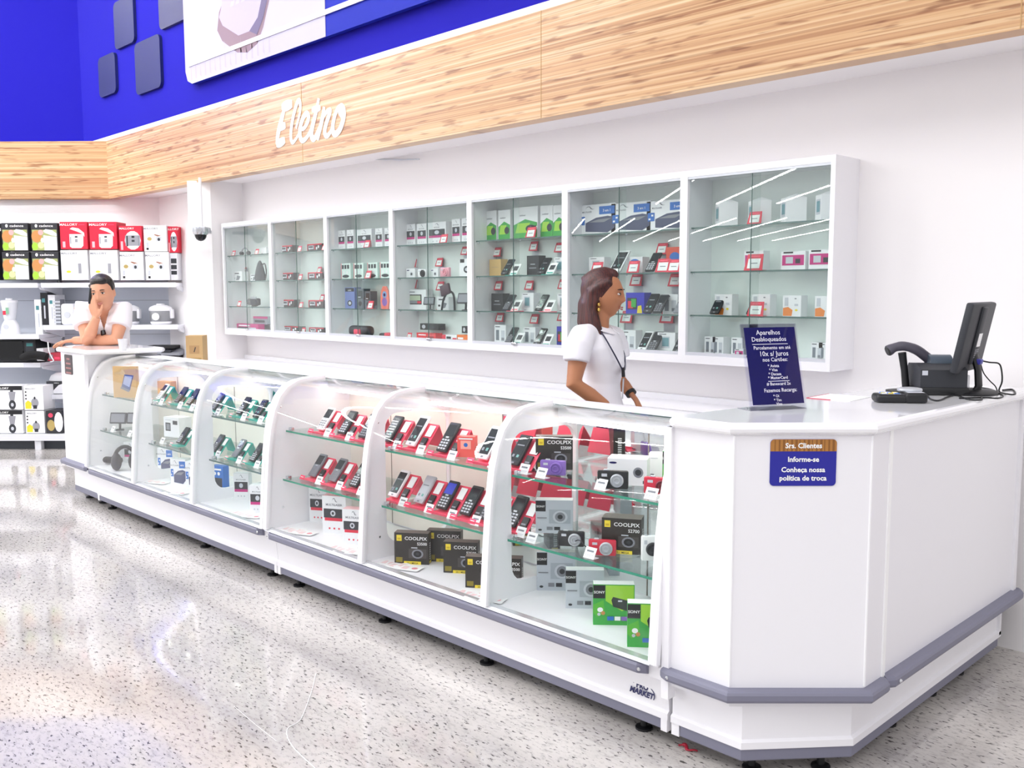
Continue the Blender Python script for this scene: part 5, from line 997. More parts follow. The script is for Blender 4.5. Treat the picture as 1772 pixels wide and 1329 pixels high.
b = MB(); b.lathe([(.018, 0), (.026, 0), (.026, .006), (0, .006)], LGREY, 20, X=Matrix.Translation((0, -.078, .075)) @ Matrix.Rotation(R(90), 4, 'X')); b.build('dial', e)
for px, m, lab, tall, zz in ((64, GW, 'slim white upright appliance box beside the black one', 60, 579), (75, mat('ink_black', '1c1c22', .4), 'slim black upright box between two white ones', 56, 563), (88, GW, 'slim white upright box right of the black one', 52, 563)):
    u0 = G(px-6, 500, 9.1)[0]; u1 = G(px+6, 500, 9.1)[0]; z = z_at(zz, 8.97); h_ = tall/FPX*9.1
    b = MB(); b.box(-(u1-u0)/2, 0, 0, (u1-u0)/2, .2, h_, m); b.q(-.02, h_*.7, .01, h_*.82, -.001, mat('teal_print', '4a8a90', .5)); b.q(-.005, h_*.2, .01, h_*.6, -.001, LGREY)
    o = b.build('upright_box', None, dpos((u0+u1)/2, 9.1, z), R(45)); tag(o, lab, 'box')
e = ent('xylophone_rack', 100, 9.1, z_at(563, 8.97), 'grey slatted upright appliance near the shelf upright', 'heater'); b = MB(); b.box(-.03, 0, 0, .03, .1, .25, MGREY)
for i in range(7): b.box(-.034, -.004, .02+i*.033, .034, 0, .035+i*.033, LGREY)
e.name = 'heater'; b.build('slatted_body', e)
# third level, left: two black microwave ovens, cable, red box
zl = z_at(628, 8.95)
for i, (a, c) in enumerate(((-30, 62), )):
    u0 = G(a, 600, 9.0)[0]; u1 = G(c, 600, 9.0)[0]; e = tag(empty('microwave_oven', dpos((u0+u1)/2, 9.0, zl), R(45)), 'black microwave oven on the shelf at the left edge', 'microwave'); w_ = u1-u0
    b = MB(); b.rbox(-w_/2, 0, .008, w_/2, .3, .235, .01, BLACK, 2); b.build('case', e); b = MB(); b.rbox(-w_/2+.02, -.006, .03, w_/2-.12, .004, .215, .006, mat('oven_glass', '0c0d10', .08), 1); b.build('door', e); b = MB(); b.box(w_/2-.1, -.002, .03, w_/2-.02, 0, .2, DARK); b.box(w_/2-.09, -.003, .16, w_/2-.03, -.002, .19, mat('teal_display', '3a7a78', .3)); b.build('control_panel', e)
e = tag(MB().tube(smoothp([(-.08, 0, .05), (.0, -.03, .08), (.1, -.02, .075), (.16, -.02, .06)]), .04, mat('black_fabric', '121214', .9), 12).build('black_cloth', None, dpos(G(58, 600, 8.98)[0], 8.93, zl), R(45)), 'black rolled cloth bundle in front of the microwave', 'cloth')
def C_misc(w, h, d): return carton('small_box', w, h, d, mat('rose_red_box', 'b8384a', .5), [('q', .1, .2, .4, .8, MGREY), ('q', .5, .2, .9, .5, PINK)])
gbox(C_misc, '', 82, 106, 611, 624.5, 9.0, 'low rose red box on the shelf left of the end counter')
gbox(D_plainw, '', 63, 76, 603, 624.5, 9.0, 'small plain white box next to the microwave')
b = MB(); b.tube(smoothp([(0, 0, .2), (.01, -.01, .12), (.03, -.01, .06), (.05, -.01, .02), (.02, -.02, .01)]), .006, GW, 8); tag(b.build('appliance_cord', None, dpos(G(86, 600, 9.0)[0], 8.97, zl+.002), R(45)), 'white curling appliance cord above the rose red box', 'cord')
# lower shelf goods
def C_blend(w, h, d): return carton('blender_box', w, h, d, BOXW, [('q', .0, .82, 1, 1, INK), ('t', 'MALLORY', .3, .86, .12, PAPER, 'CENTER', 1.2), ('p', [(.58, .35), (.72, .35), (.78, .75), (.54, .75)], CKD), ('d', .65, .2, .12, DARK, .2), ('d', .65, .2, .05, LGREY, .08), ('q', .6, .75, .7, .82, DARK), ('q', .0, .1, .1, .16, RED)])
def C_kettle(w, h, d): return carton('juicer_box', w, h, d, BOXW, [('d', .55, .3, .2, CKD, .2), ('q', .45, .05, .65, .2, DARK), ('d', .55, .5, .05, DARK, .06), ('p', [(.05, .05), (.35, .05), (.38, .3), (.2, .4), (.05, .3)], YEL), ('q', .06, .72, .14, .78, INK), ('q', .06, .58, .14, .64, INK), ('q', .06, .44, .14, .5, INK), ('t', 'MALLORY', .35, .86, .08, MGREY, 'CENTER', 1.2)])
def C_dark(w, h, d): return carton('fryer_box', w, h, d, mat('cooker_box_black'), [('d', .3, .35, .25, mat('olive_print'), .25), ('d', .3, .8, .15, PINK, .1), ('d', .8, .5, .28, CK, .45)])
def C_check(w, h, d): return carton('iron_box', w, h, d, mat('cooker_box_black'), [('p', [(.25, .02), (.98, .02), (.98, .9), (.6, .7), (.35, .3)], CK), ('q', .05, .6, .12, .68, PAPER), ('q', .2, .6, .27, .68, PAPER), ('q', .12, .45, .19, .53, PAPER), ('t', 'cadence', .5, .84, .12, PAPER)])
zb2 = z_at(752, 8.78)
for (a, c, t0, t1, fn, lab) in ((-14, 40.5, 710, 749.5, C_blend, 'white and black blender box, bottom shelf'), (-14, 40, 668, 708.5, C_blend, 'white and black blender box stacked on its twin'),
        (43.5, 78, 711, 749.5, C_kettle, 'white juicer box, bottom shelf beside blender box'), (40.5, 76, 668, 709.5, C_kettle, 'white juicer box stacked on its twin'), (79, 108, 711, 749.5, C_dark, 'dark box with food picture, bottom shelf')):
    gbox(fn, '', a, c, t0, t1, 8.83, lab)
gbox(C_check, '', 80, 116, 660, 681.5, 9.03, 'black and white iron box on the shelf beside the end counter')
b = MB(); b.lathe([(0, 0), (.12, 0), (.12, .01), (.1, .05), (.05, .08), (0, .085)], CK, 24, sx=1, sy=.6); tag(b.build('iron_hood', None, dpos(G(103, 650, 9.1)[0], 9.14, G(103, 660.5, 9.03)[2]+.003), R(45)), 'rounded pale grey appliance cover on the iron box', 'appliance')
# printers / electronics seen between counter end and carton
zt = z_at(612, 9.0)
e = tag(empty('computer_printer', dpos(G(285, 600, 9.1)[0], 9.05, G(285, 622, 9.0)[2]), R(45)), 'black and grey flat devices stacked on the shelf behind the end counter', 'printer')
b = MB(); b.rbox(-.17, 0, .10, .1, .2, .13, .006, BLACK, 1); b.build('top_unit', e); b = MB(); b.rbox(-.17, 0, .065, .08, .2, .09, .006, mat('dark_slate', '2a2c34', .4), 1); b.build('middle_unit', e); b = MB(); b.rbox(-.12, .0, .0, .14, .2, .035, .006, BLACK, 1); b.yz([(.0, .035), (.0, .06), (.2, .1), (.2, .035)], -.02, .16, MGREY); b.build('tray', e)
# cardboard box on the back ledge end
cb = onz(331, 624, .945); k_ = kdepth(cb); P_ = Vector((-7.44, 3.84, .916)); k_ = kdepth(P_)
cbx = carton('cardboard_box', 27*k_, 46*k_, .16, CARD, [('q', .2, .35, .8, .65, mat('card_print', 'b89468', .8)), ('p', [(.45, .42), (.5, .4), (.6, .58), (.55, .6)], DARK), ('q', .1, .08, .9, .2, mat('card_print2', 'a88a50', .8))]); cbx.location = (-7.32, 3.50, .9155); cbx.rotation_euler.z = R(50); tag(cbx, 'tall tan cardboard box standing on the far end of the back ledge', 'box')
# ceiling-hung dome camera on the pier
DP = ond(347, 400, 7.83); cp = empty('dome_camera', dpos(DP[0], DP[1], 0) + Vector((0, 0, DP[2])), R(45)); tag(cp, 'chrome and black dome security camera hanging by the pier', 'security camera')
b = MB(); b.tube([(0, .03, .03), (0, .03, 2.449-cp.location.z)], .013, GW, 10); b.build('conduit', cp)
b = MB(); b.box(-.012, .08, -.005, .012, .24, .02, SIL); b.build('wall_arm', cp)
b = MB(); b.rbox(-.055, -.05, -.01, .055, .1, .035, .008, SIL, 2); b.lathe([(.055, -.03), (.062, -.02), (.062, .02), (.05, .03)], mat('chrome'), 24); b.build('housing', cp)
b = MB(); b.ball((0, 0, -.028), (.05, .05, .055), mat('smoked_dome', '141214', .08)); b.build('dome', cp)
# plastic cup on the end counter
cu = onz(213, 607, 1.111); k_ = kdepth(cu); b = MB(); b.lathe([(0, 0), (5.5*k_, 0), (8*k_, 20*k_), (8.5*k_, 20.3*k_), (7.4*k_, 20*k_), (5*k_, 1.5*k_), (0, 1.5*k_)], GW, 20); tag(b.build('plastic_cup', None, cu), 'white plastic cup beside the leaning man on the end counter', 'cup')
# floor litter, then two thin white lines on the floor
p_ = onz(1187, 1297, .0); b = MB(); b.tube(smoothp([(-.03, 0, .004), (-.01, .012, .008), (.01, -.006, .005), (.03, .004, .008), (.036, .012, .004)]), [.003]*4+[.006]*8+[.003]*13, mat('crimson_scrap', 'b02038', .6), 6); tag(b.build('scrap_ribbon', None, p_), 'small crumpled red scrap on the floor by the counter joint', 'litter')
STRK = mat('white_streak', 'fafafa', .4)
def streak(pts, lab, r=.0012):
    P2 = [onz(x, y, .0016) for x, y in pts]; o = P2[0]; b = MB(); b.tube([Vector(p)-o for p in smoothp([tuple(q) for q in P2], 6)], r, STRK, 5); tag(b.build('white_streak', None, o), lab, 'streak')
streak([(547, 1165), (538, 1200), (520, 1245), (497, 1262), (505, 1290), (545, 1329)], 'bent white thread lying on the floor, the longer of two', .0016)
streak([(405, 1222), (440, 1252), (478, 1282)], 'straight fine white thread lying on the floor, the shorter of two', .0008)
# ================================================================= people
AX = Vector((s5, s5, 0)); BX_ = Vector((s5, -s5, 0)); ZZ = Vector((0, 0, 1))      # right in the photo, toward the viewer, up
def pw(px, py, D): return at45(px, py, D)
def fused(mb, name, parent, voxel=.006, smooth=5, cut=None, m=None):
    o = mb.build(name, parent); r_ = o.modifiers.new('r', 'REMESH'); r_.mode = 'VOXEL'; r_.voxel_size = voxel
    s_ = o.modifiers.new('s', 'SMOOTH'); s_.factor = .5; s_.iterations = smooth; bpy.context.view_layer.update()
    me = bpy.data.meshes.new_from_object(o.evaluated_get(bpy.context.evaluated_depsgraph_get())); o.modifiers.clear(); old = o.data; o.data = me; bpy.data.meshes.remove(old); me.name = name
    if cut:
        bm = bmesh.new(); bm.from_mesh(me); bmesh.ops.delete(bm, geom=[f for f in bm.faces if cut(f.calc_center_median())], context='FACES'); bm.to_mesh(me); bm.free()
    for p in me.polygons: p.use_smooth = True
    me.materials.clear(); me.materials.append(m); return o
def basis(fwd, up=ZZ):      # head frame: local -Y looks along fwd
    y = -fwd.normalized(); x = y.cross(up).normalized(); x = x if True else x; z = x.cross(y).normalized()
    return Matrix(((x.x, y.x, z.x), (x.y, y.y, z.y), (x.z, y.z, z.z))).to_4x4()
def head_geo(S=1.0, fem=False):
    n, mr = 72, 54; v = []; f = []; g = lambda a, s_: math.exp(-(a/s_)**2)
    for i in range(mr+1):
        th = math.pi*i/mr
        for j in range(n):
            ph = 2*math.pi*j/n; x, y, z = math.sin(th)*math.cos(ph), math.sin(th)*math.sin(ph), -math.cos(th)
            X, Y, Z = x*.074, y*.094, z*.116
            if z < 0:
                X *= 1-(.30 if fem else .22)*(-z)**1.4
                if y > 0: Y *= 1-.5*(-z)
                else: Y *= 1-.06*(-z)
            if y > 0: Y *= 1.03
            if y < -.1:
                k = min(1, (-y-.1)*2.2)
                Y += .004*k
                d = 0.019*g(X, .0085)*g(Z+.016, .012)+.012*g(X, .007)*g(Z-.004, .018)+.008*g(abs(X)-.011, .007)*g(Z+.022, .008)
                d += .004*g(Z-.034, .010)*g(X, .045) - .009*g(abs(X)-.030, .014)*g(Z-.014, .011)
                d += .0075*g(X, .020)*g(Z+.050, .0055) + .007*g(X, .018)*g(Z+.061, .0055) - .003*g(X, .02)*g(Z+.0555, .0025)
                d += .008*g(X, .02)*g(Z+.088, .014) + .004*g(abs(X)-.042, .018)*g(Z+.018, .02)
                Y -= d*k
            v.append(Vector((X, Y, Z))*S)
    for i in range(mr):
        for j in range(n): f.append((i*n+j, i*n+(j+1) % n, (i+1)*n+(j+1) % n, (i+1)*n+j))
    return v, f
def face_parts(X, S, parent, skinlip, browm, irism, hairbrow=.0022):
    for s_ in (-1, 1):
        b = MB(); b.X = X; b.ball((s_*.030*S, -.0775*S, .0135*S), (.0125*S, .008*S, .0055*S), mat('eye_white', 'e8e0dc', .3), seg=12); b.ball((s_*.030*S, -.0845*S, .0135*S), (.0055*S, .003*S, .0055*S), irism, seg=10); b.tube([Vector((s_*(.030+.013*t), -.0850+.004*abs(t), .0195-.002*abs(t)))*S for t in (-1, -.5, 0, .5, 1)], .0016*S, browm, 5); b.build('eye', parent)
        b = MB(); b.X = X; b.tube([Vector((s_*(.016+.028*t), -.0885+.012*t*t+.004*t, .035+.003*math.sin(t*2.6)-.003*t))*S for t in (0, .25, .5, .75, 1)], [.0022*S, .0032*S, .003*S, .0026*S, .001*S], browm, 6); b.build('eyebrow', parent)
    b = MB(); b.X = X; b.tube([Vector((.021*t, -.0945+.013*t*t, -.0505+.002*abs(t)))*S for t in (-1, -.6, -.25, 0, .25, .6, 1)], [.001*S, .0028*S, .0036*S, .003*S, .0036*S, .0028*S, .001*S], skinlip, 6); b.tube([Vector((.018*t, -.0935+.011*t*t, -.0595+.003*t*t))*S for t in (-1, -.5, 0, .5, 1)], [.001*S, .0035*S, .0045*S, .0035*S, .001*S], skinlip, 6); b.build('lips', parent)
def hand_geo(b, W, d, pn, spread, S=1.0, curl=(.4, .5, .55, .6), thumb=1, m=None, L=.078):
    """W wrist point, d direction of the hand, pn back-of-hand normal; spread axis = side of the thumb"""
    d = d.normalized(); sd = spread.normalized(); nn = pn.normalized(); pl = .085*S
    b.tube([W, W+d*.02*S, W+d*.05*S, W+d*pl], [(.024*S, .017*S), (.034*S, .016*S), (.040*S, .0145*S), (.036*S, .012*S)], m, 12) if False else None
    for k in range(4):      # palm as four metacarpal rays fused together, fingers continue them
        o = sd*(.030-.020*k)*S; p0 = W+sd*(.012-.008*k)*S; p1 = W+d*(pl-(.002, 0, .003, .010)[k])*S/S+o
        ln = (.074, .082, .076, .060)[k]*S; c = curl[k]; q = [p0, (p0+p1)/2+nn*.002, p1]; ang = 0; dd = d.copy(); p = p1
        for fr in (.45, .30, .25):
            ang += c; dd = (d*math.cos(ang)-nn*math.sin(ang)).normalized(); p = p+dd*ln*fr; q.append(p)
        b.tube(q, [.014*S, .0135*S, .0105*S, .0092*S, .0085*S, .0068*S], m, 10); b.ball(q[-1], .0068*S, m, seg=8)
    t0 = W+d*.015*S+sd*.018*S; t1 = t0+(d*.6+sd*.8).normalized()*.038*S*thumb; t2 = t1+(d*.85+sd*.35-nn*.3).normalized()*.034*S; t3 = t2+(d*.95+sd*.05-nn*.35).normalized()*.026*S
    b.tube([t0, t1, t2, t3], [.015*S, .0125*S, .010*S, .008*S], m, 10); b.ball(t3, .008*S, m, seg=8)
def legs(b, hip, feet, D_, m, wh_=.0):
    for s_, ft in zip((-1, 1), feet):
        h_ = hip+AX*wh_*0+D_*s_*.085; kn = (h_+ft)/2+Vector((0, 0, .02)); b.tube([h_+Vector((0, 0, .03)), (h_+kn)/2, kn, (kn+ft)/2+Vector((0, 0, .05)), ft+Vector((0, 0, .06))], [.085, .075, .055, .052, .036], m, 14)
        
# ---------------------------------------------------------------- woman walking behind the showcases
SKW = mat('woman_skin', 'b97c58', .5, bump=.02); SHW_ = mat('white_polo_cotton', 'f4f2f8', .8, bump=.1, bscale=500); HRW = mat('auburn_dark_hair', '3a1b1c', .42, bump=.5, bscale=60); TRO = mat('dark_trousers', '2a2c38', .8)
def hair_mat(name, c0, c1, sc):
    m = bpy.data.materials.new(name); m.use_nodes = True; nt = m.node_tree; N = nt.nodes; b = N['Principled BSDF']; tc = N.new('ShaderNodeTexCoord'); mp = N.new('ShaderNodeMapping'); mp.inputs['Scale'].default_value = sc
    n = N.new('ShaderNodeTexNoise'); n.inputs['Scale'].default_value = 1; n.inputs['Detail'].default_value = 4; nt.links.new(tc.outputs['Object'], mp.inputs[0]); nt.links.new(mp.outputs[0], n.inputs['Vector'])
    r_ = N.new('ShaderNodeValToRGB'); r_.color_ramp.elements[0].position = .35; r_.color_ramp.elements[0].color = lin(c0)+(1,); r_.color_ramp.elements[1].position = .65; r_.color_ramp.elements[1].color = lin(c1)+(1,)
    nt.links.new(n.outputs['Fac'], r_.inputs[0]); nt.links.new(r_.outputs[0], b.inputs['Base Color']); b.inputs['Roughness'].default_value = .4
    bp = N.new('ShaderNodeBump'); bp.inputs['Strength'].default_value = .4; bp.inputs['Distance'].default_value = .004; nt.links.new(n.outputs['Fac'], bp.inputs['Height']); nt.links.new(bp.outputs[0], b.inputs['Normal']); return m
HRW = hair_mat('auburn_hair', '2a1216', '5a2a24', (160, 160, 12)); HRM = hair_mat('short_black_hair', '0e0b0c', '2a201e', (90, 90, 60))
DW = Vector(ony(1040, 600, 3.36)).dot(Vector((-s5, s5, 0)))
WB = pw(1038, 600, DW); wo = empty('person', (WB.x, WB.y, 0)); tag(wo, 'woman in white short-sleeved polo with long auburn hair, walking behind the showcases', 'person')
O_ = Vector((WB.x, WB.y, 0))
def w_(px, py, b=0): return pw(px, py, DW-b)-O_            # b metres nearer the viewer
TW = R(20); fwdW = (AX*math.cos(TW)+BX_*math.sin(TW)).normalized(); sideW = (BX_*math.cos(TW)-AX*math.sin(TW)).normalized()   # her right side is toward the viewer
b = MB(); hc = w_(1046.5, 511, .0); S_ = .96
HX = Matrix.Translation(hc) @ basis((fwdW+ZZ*-.10).normalized()); v, f = head_geo(S_, True); b.add(v, f, SKW, HX)
for s_ in (-1, 1): b.ball((s_*.073, .014, -.006), (.008, .016, .027), SKW, HX, 10)
nk = w_(1034, 560, 0); b.tube([hc+Vector((0, 0, -.02))-fwdW*.02, w_(1037, 545), w_(1034, 566), w_(1034, 580)], [.05, .049, .054, .07], SKW, 14)
pelv = w_(1036, 716); b.tube([pelv-ZZ*.05, pelv, w_(1038, 680), w_(1041, 655), w_(1041, 625), w_(1036, 590), w_(1034, 572)], [(.13, .07), (.14, .08), (.115, .065), (.09, .055), (.11, .07), (.12, .07), (.07, .055)], SKW, 18, up=fwdW)
sr = w_(1006, 586, .14); er = w_(993, 664, .19); wr = w_(1050, 703, .17); hr_ = None
b.tube([sr+(nk-sr)*.3, sr, (sr+er)/2, er, (er+wr)/2, wr], [.05, .052, .045, .038, .034, .024], SKW, 14)
sl = w_(1062, 586, -.13); el = w_(1069, 655, -.17); wl = w_(1092, 681, -.10)
b.tube([sl+(nk-sl)*.3, sl, (sl+el)/2, el, (el+wl)/2, wl], [.045, .046, .04, .036, .032, .024], SKW, 14)
hand_geo(b, wl, (w_(1105, 700, -.06)-wl), (AX*.6+ZZ*.6), BX_, .95, (.35, .4, .45, .5), 1, SKW)
hand_geo(b, wr, (w_(1066, 712, .15)-wr), (ZZ-AX*.2), -BX_, .95, (.3, .35, .4, .45), 1, SKW)
legs(b, Vector((0, 0, .86)), [Vector((0, 0, 0))+sideW*-.09+fwdW*-.16, Vector((0, 0, 0))+sideW*.09+fwdW*.2], sideW, SKW)
fused(b, 'body', wo, .0055, 4, None, SKW)
# trousers, shoes
b = MB(); legs_f = [sideW*-.09+fwdW*-.16, sideW*.09+fwdW*.2]
for s_, ft in zip((-1, 1), legs_f): h_ = Vector((0, 0, .88))+sideW*s_*.08; kn = (h_+ft)/2; b.tube([h_, (h_+kn)/2, kn, ft+Vector((0, 0, .06))], [.10, .088, .068, .06], TRO, 14)
b.tube([Vector((0, 0, .82)), Vector((0, 0, .92)), Vector((0, 0, .98))], [(.17, .125), (.165, .12), (.14, .105)], TRO, 16, up=fwdW); fused(b, 'trousers', wo, .012, 3, None, TRO)
for s_, ft in zip((-1, 1), legs_f):
    b = MB(); b.rbox(-.045, -.17, 0, .045, .09, .07, .025, BLACK, 3); o = b.build('shoe', wo, ft, math.atan2(fwdW.y, fwdW.x)+R(90))
# polo shirt
def ell(a, c): return (a, c)
b = MB(); T_ = [w_(1036, 722), w_(1037, 700), w_(1038, 682), w_(1041, 660), w_(1043, 640), w_(1044, 622), w_(1040, 600), w_(1036, 582), w_(1034, 570)]
b.tube(T_, [(.175, .115), (.168, .112), (.140, .098), (.122, .086), (.130, .094), (.145, .106), (.155, .098), (.130, .085), (.066, .060)], SHW_, 24, up=fwdW)
b.ball(w_(1061, 630, .055), (.055, .055, .055), SHW_, seg=16); b.ball(w_(1066, 630, -.055), (.055, .055, .055), SHW_, seg=16)
b.tube([w_(1024, 578, .05), w_(1008, 583, .12), w_(1001, 600, .165), w_(998, 617, .175), w_(997, 626, .18)], [.05, .062, .064, .062, .061], SHW_, 18)
b.tube([w_(1046, 578, -.04), w_(1062, 584, -.12), w_(1068, 600, -.15), w_(1070, 618, -.155)], [.05, .058, .058, .058], SHW_, 18)
fused(b, 'polo_shirt', wo, .0065, 8, None, SHW_)
b = MB(); col_c = w_(1036, 569)
b.tube([col_c+fwdW*(.068*math.cos(R(t)))+sideW*(.062*math.sin(R(t)))-ZZ*(.022*math.cos(R(t))+.0) for t in range(28, 333, 12)], (.006, .02), SHW_, 8) if False else None
ring = []
for t in range(25, 336, 10):
    ring.append(col_c+fwdW*(.062*math.cos(R(t))+.004)+sideW*(.064*math.sin(R(t)))+ZZ*(.022-.022*math.cos(R(t))))
for q0, q1 in zip(ring, ring[1:]): 
    o0 = (q0-col_c).normalized(); o1 = (q1-col_c).normalized(); b.add([q0, q1, q1+o1*.034-ZZ*.026, q0+o0*.034-ZZ*.026], [(0, 1, 2, 3), (3, 2, 1, 0)][:1], SHW_)
cl = b.build('collar', wo); sd_ = cl.modifiers.new('t', 'SOLIDIFY'); sd_.thickness = .003
LNY = mat('navy_lanyard', '2a2c48', .6)
b = MB(); chest = lambda px, py, bb: w_(px, py, bb)
b.tube(smoothp([w_(1038, 572, .078), w_(1046, 583, .125), w_(1057, 602, .15), w_(1068, 622, .14), w_(1077, 640, .10)]), [.0035]*25, LNY, 6)
b.tube(smoothp([w_(1052, 569, -.02), w_(1066, 588, .0), w_(1080, 612, .03), w_(1081, 640, .07)]), [.0035]*19, LNY, 6)
b.box(0, 0, 0, 0, 0, 0, LNY) if False else None
b.tube([w_(1078, 636, .10), w_(1079, 652, .10)], [.008, .009], mat('badge_black', '16161c', .4), 6); b.build('lanyard', wo)
b = MB(); b.tube([w_(1079, 655, .09), w_(1077, 690, .09)], .004, LGREY, 6); b.build('badge_strap', wo)
face_parts(HX, S_, wo, mat('woman_lips', 'b86660', .4), mat('brow_dark', '2c1a16', .7), mat('iris_dark', '1c100c', .2))
# hair
b = MB(); b.ball((0, .027, .026), (.082, .092, .102), HRW, HX, 28)
b.tube([hc+ZZ*.088+fwdW*.064, hc+ZZ*.100+fwdW*.045, hc+ZZ*.105+fwdW*.0, hc+ZZ*.095-fwdW*.04, hc+ZZ*.05-fwdW*.08], [.012, .022, .03, .036, .05], HRW, 14)
for k in range(-3, 4):      # hair falling down the back and sides
    a_ = R(180+k*22); rd = fwdW*math.cos(a_)+sideW*math.sin(a_)*1.0
    top = hc+ZZ*.05+rd*.055; mid = hc-ZZ*.04+rd*.085-fwdW*.012; low = hc-ZZ*.13+rd*.085-fwdW*.018; end = hc-ZZ*(.205-.006*abs(k))+rd*.075-fwdW*.008
    
    b.tube([top, mid, low, end], [(.034, .026), (.036, .024), (.032, .022), (.012, .010)], HRW, 10)
b.tube([hc+sideW*.060+ZZ*.068+fwdW*.045, hc+sideW*.074+ZZ*.045+fwdW*.0, hc+sideW*.080+ZZ*.01-fwdW*.045, hc+sideW*.082-ZZ*.05-fwdW*.045, hc+sideW*.085-ZZ*.1-fwdW*.03, hc+sideW*.09-ZZ*.19+fwdW*.0, hc+sideW*.095-ZZ*.235+fwdW*.022], [.018, .022, .022, .024, .028, .022, .006], HRW, 10)
b.tube([hc-sideW*.066+ZZ*.06+fwdW*.045, hc-sideW*.078+ZZ*.03+fwdW*.01, hc-sideW*.082-ZZ*.03-fwdW*.035, hc-sideW*.085-ZZ*.12-fwdW*.03], [.02, .026, .026, .016], HRW, 10)
fused(b, 'hair', wo, .007, 9, None, HRW)
GOLD = mat('gold_earring', 'd8b060', .25, .8); b = MB(); ep = hc+sideW*.082-ZZ*.042-fwdW*.006; b.ball(ep, (.007, .007, .009), GOLD, seg=10); b.ball(ep-ZZ*.024, (.008, .008, .011), GOLD, seg=10); b.build('earring', wo)
b = MB(); wd = (w_(1105, 700, -.06)-wl).normalized(); b.tube([wl-wd*.012, wl+wd*.006], [.027, .027], BLACK, 14); b.build('wristwatch', wo)

# ---------------------------------------------------------------- man leaning on the end counter, phone at his ear
SKM = mat('man_skin', 'd99c7c', .5, bump=.02); TEE = mat('white_tee_cotton', 'f3eff2', .8, bump=.1, bscale=400)
DM = 6.86
mb0 = pw(186, 600, DM+.42); mo_ = empty('person', (mb0.x, mb0.y, 0)); O2 = Vector((mb0.x, mb0.y, 0)); tag(mo_, 'dark-haired man in white V-neck tee leaning on end counter, phone at ear', 'person')
def m_(px, py, b=0): return pw(px, py, DM-b)-O2
fwdM = (BX_*.97+AX*.10-ZZ*.16).normalized(); hcM = m_(177.5, 508, -.02); SM = 1.08
b = MB(); HM = Matrix.Translation(hcM) @ basis(fwdM, (ZZ+AX*-.10).normalized()); v, f = head_geo(SM); b.add(v, f, SKM, HM)
for s_ in (-1, 1): b.ball((s_*.081, .012, -.002), (.009, .018, .032), SKM, HM, 10)
ch = m_(178, 552, -.14); nk = m_(177, 538, -.11)
b.tube([hcM+ZZ*-.04-BX_*.03, nk, m_(177, 552, -.16)], [.062, .062, .08], SKM, 14)
hipM = mb0-O2+ZZ*.93; hipM = Vector((0, 0, .93))
b.tube([hipM-ZZ*.04, hipM, m_(184, 600, -.34), m_(181, 575, -.2), m_(179, 558, -.145), m_(178, 545, -.15)], [(.17, .12), (.17, .12), (.155, .11), (.17, .115), (.17, .10), (.10, .07)], SKM, 18, up=BX_)
# his right arm (left in photo): elbow on the counter, hand up at the ear
zt_ = 1.11; shR = m_(143, 536, -.12); elR = pw(152, 600, DM)-O2; elR.z = zt_+.040; wrR = m_(167, 549, .05)
b.tube([shR+(nk-shR)*.3, shR, (shR+elR)/2, elR, elR+(wrR-elR)*.35, elR+(wrR-elR)*.75, wrR], [.06, .062, .052, .046, .046, .034, .029], SKM, 14)
dR = (m_(159, 522, .06)-wrR).normalized(); hand_geo(b, wrR, dR, (-AX*.75+BX_*.55), (-BX_*.2+AX*.9+ZZ*0).normalized() if False else (BX_*.3+AX*.95).normalized(), 1.05, (.05, .16, .26, .36), .6, SKM)
# his left arm: forearm flat along the counter, hand at the left edge
shL = m_(213, 538, -.14); elL = pw(201, 598, DM+.02)-O2; elL.z = zt_+.042; wrL = pw(128, 599, DM+.10)-O2; wrL.z = zt_+.034
b.tube([shL+(nk-shL)*.3, shL, (shL+elL)/2, elL, elL+(wrL-elL)*.3, elL+(wrL-elL)*.75, wrL], [.06, .062, .052, .046, .046, .034, .029], SKM, 14)
hL = pw(108, 600, DM+.10)-O2; hL.z = zt_+.022; hand_geo(b, wrL, hL-wrL, ZZ, BX_, 1.0, (.25, .3, .35, .4), 1, SKM)
for s_ in (-1, 1): h_ = hipM+AX*s_*.09; kn = Vector((0, 0, .5))+AX*s_*.1+BX_*.02; ft = AX*s_*.12; b.tube([h_, (h_+kn)/2, kn, ft+ZZ*.3, ft+ZZ*.07], [.085, .08, .06, .055, .04], SKM, 14)
fused(b, 'body', mo_, .0055, 4, None, SKM)
b = MB()
for s_ in (-1, 1): h_ = hipM+AX*s_*.09; kn = Vector((0, 0, .5))+AX*s_*.1+BX_*.02; ft = AX*s_*.12; b.tube([h_, (h_+kn)/2, kn, ft+ZZ*.06], [.105, .092, .075, .065], TRO, 14)
b.tube([hipM-ZZ*.06, hipM+ZZ*.05], [(.18, .13), (.175, .125)], TRO, 16, up=BX_); fused(b, 'trousers', mo_, .012, 3, None, TRO)
for s_ in (-1, 1): b = MB(); b.rbox(-.05, -.19, 0, .05, .09, .08, .028, DARK, 3); b.build('shoe', mo_, AX*s_*.12, R(45))
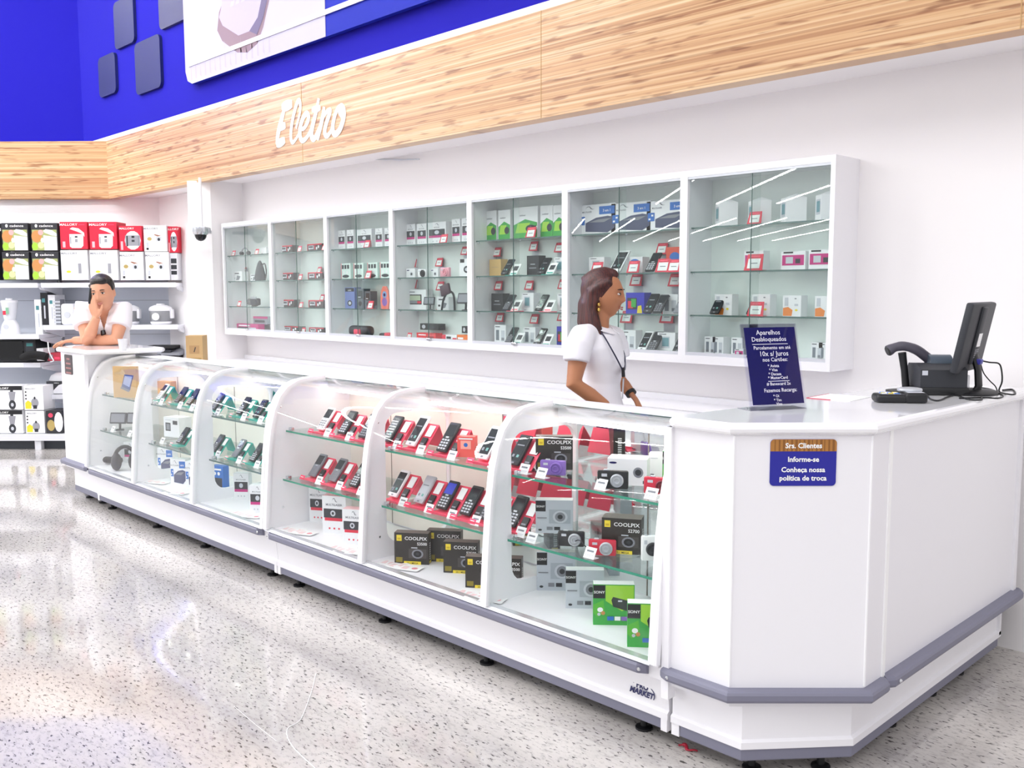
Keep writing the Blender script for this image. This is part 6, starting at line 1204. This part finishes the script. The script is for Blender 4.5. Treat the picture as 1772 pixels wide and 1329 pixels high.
# V neck tee
b = MB()
b.tube([Vector((0, 0, .93)), Vector((0, 0, 1.02))+BX_*.05, m_(184, 594, -.24), m_(181, 575, -.17), m_(179, 560, -.145), m_(178, 549, -.15), m_(177, 541, -.14)], [(.18, .14), (.18, .14), (.172, .125), (.186, .128), (.190, .118), (.165, .095), (.085, .078)], TEE, 24, up=BX_)
b.tube([m_(168, 540, -.14), shR, shR+(elR-shR)*.35, shR+(elR-shR)*.56], [.07, .082, .084, .084], TEE, 18); b.tube([m_(190, 540, -.15), shL, shL+(elL-shL)*.35, shL+(elL-shL)*.56], [.07, .082, .084, .084], TEE, 18)
VA, VB, VC = Vector((169, 535)), Vector((190, 533)), Vector((180, 571))
def inV(c):
    d = Vector(c)+O2-Vector((0, 0, EYE)); w2 = d.dot(Vector(_f)); px = 886+FPX*d.dot(Vector(_r))/w2; py = 664.5-FPX*d.dot(Vector(_u))/w2
    # stays an opening of the garment: only its front side
    if (Vector(c)-m_(178, 560, -.15)).dot(BX_) < -.02: return False
    e = lambda p, q: (q.x-p.x)*(py-p.y)-(q.y-p.y)*(px-p.x)
    s1, s2, s3 = e(VA, VB), e(VB, VC), e(VC, VA); return (s1 > 0 and s2 > 0 and s3 > 0) or (s1 < 0 and s2 < 0 and s3 < 0)
fused(b, 'tee_shirt', mo_, .0065, 8, inV, TEE)
b = MB(); b.tube([m_(178, 572, -.03), m_(179, 577, -.025), m_(178, 583, -.03)], [.016, .02, .012], mat('black_shades', '1c1418', .2), 8); b.tube([m_(172, 583, -.03), m_(177, 589, -.03)], [.014, .012], mat('black_shades'), 8); b.build('sunglasses', mo_)
face_parts(HM, SM, mo_, mat('man_lips', 'b87468', .5), mat('brow_dark'), mat('iris_dark'))
b = MB(); b.ball((0, .030, .050), (.085, .092, .094), HRM, HM, 26)
b.ball((0, .004, .092), (.072, .078, .050), HRM, HM, 20); b.ball((.02, -.035, .098), (.045, .045, .032), HRM, HM, 14)
rs = random.Random(3)
for k in range(70):
    a_ = rs.uniform(0, 2*math.pi); e_ = rs.uniform(.15, 1.0); d_ = Vector((math.cos(a_)*e_*.075, .012+math.sin(a_)*e_*.085, 0)); z_ = .125*math.sqrt(max(0.05, 1-e_*e_*.8))
    if d_.y < -.052 or (d_.y < .0 and z_ < .112): continue
    b.ball((d_.x, d_.y, z_*1.0+.008), (.019, .019, .016), HRM, HM, 8)
for s_ in (-1, 1): b.ball((s_*.076, .006, .036), (.010, .026, .030), HRM, HM, 10)
fused(b, 'hair', mo_, .005, 1, None, HRM)
# his phone: a thing of its own, held against the ear
pc = m_(158.5, 513, .03)+O2; po_ = empty('mobile_phone', pc, R(45)); tag(po_, 'black mobile phone held to the leaning man\'s ear', 'phone')
b = MB(); b.X = Matrix.Rotation(R(8), 4, 'Y'); b.rbox(-.009, -.03, -.055, .009, .03, .062, .005, BLACK, 2); b.build('body', po_); b = MB(); b.X = Matrix.Rotation(R(8), 4, 'Y'); b.box(.0088, -.024, -.01, .0096, .024, .05, SCRN); b.build('screen', po_)
finish_labels()
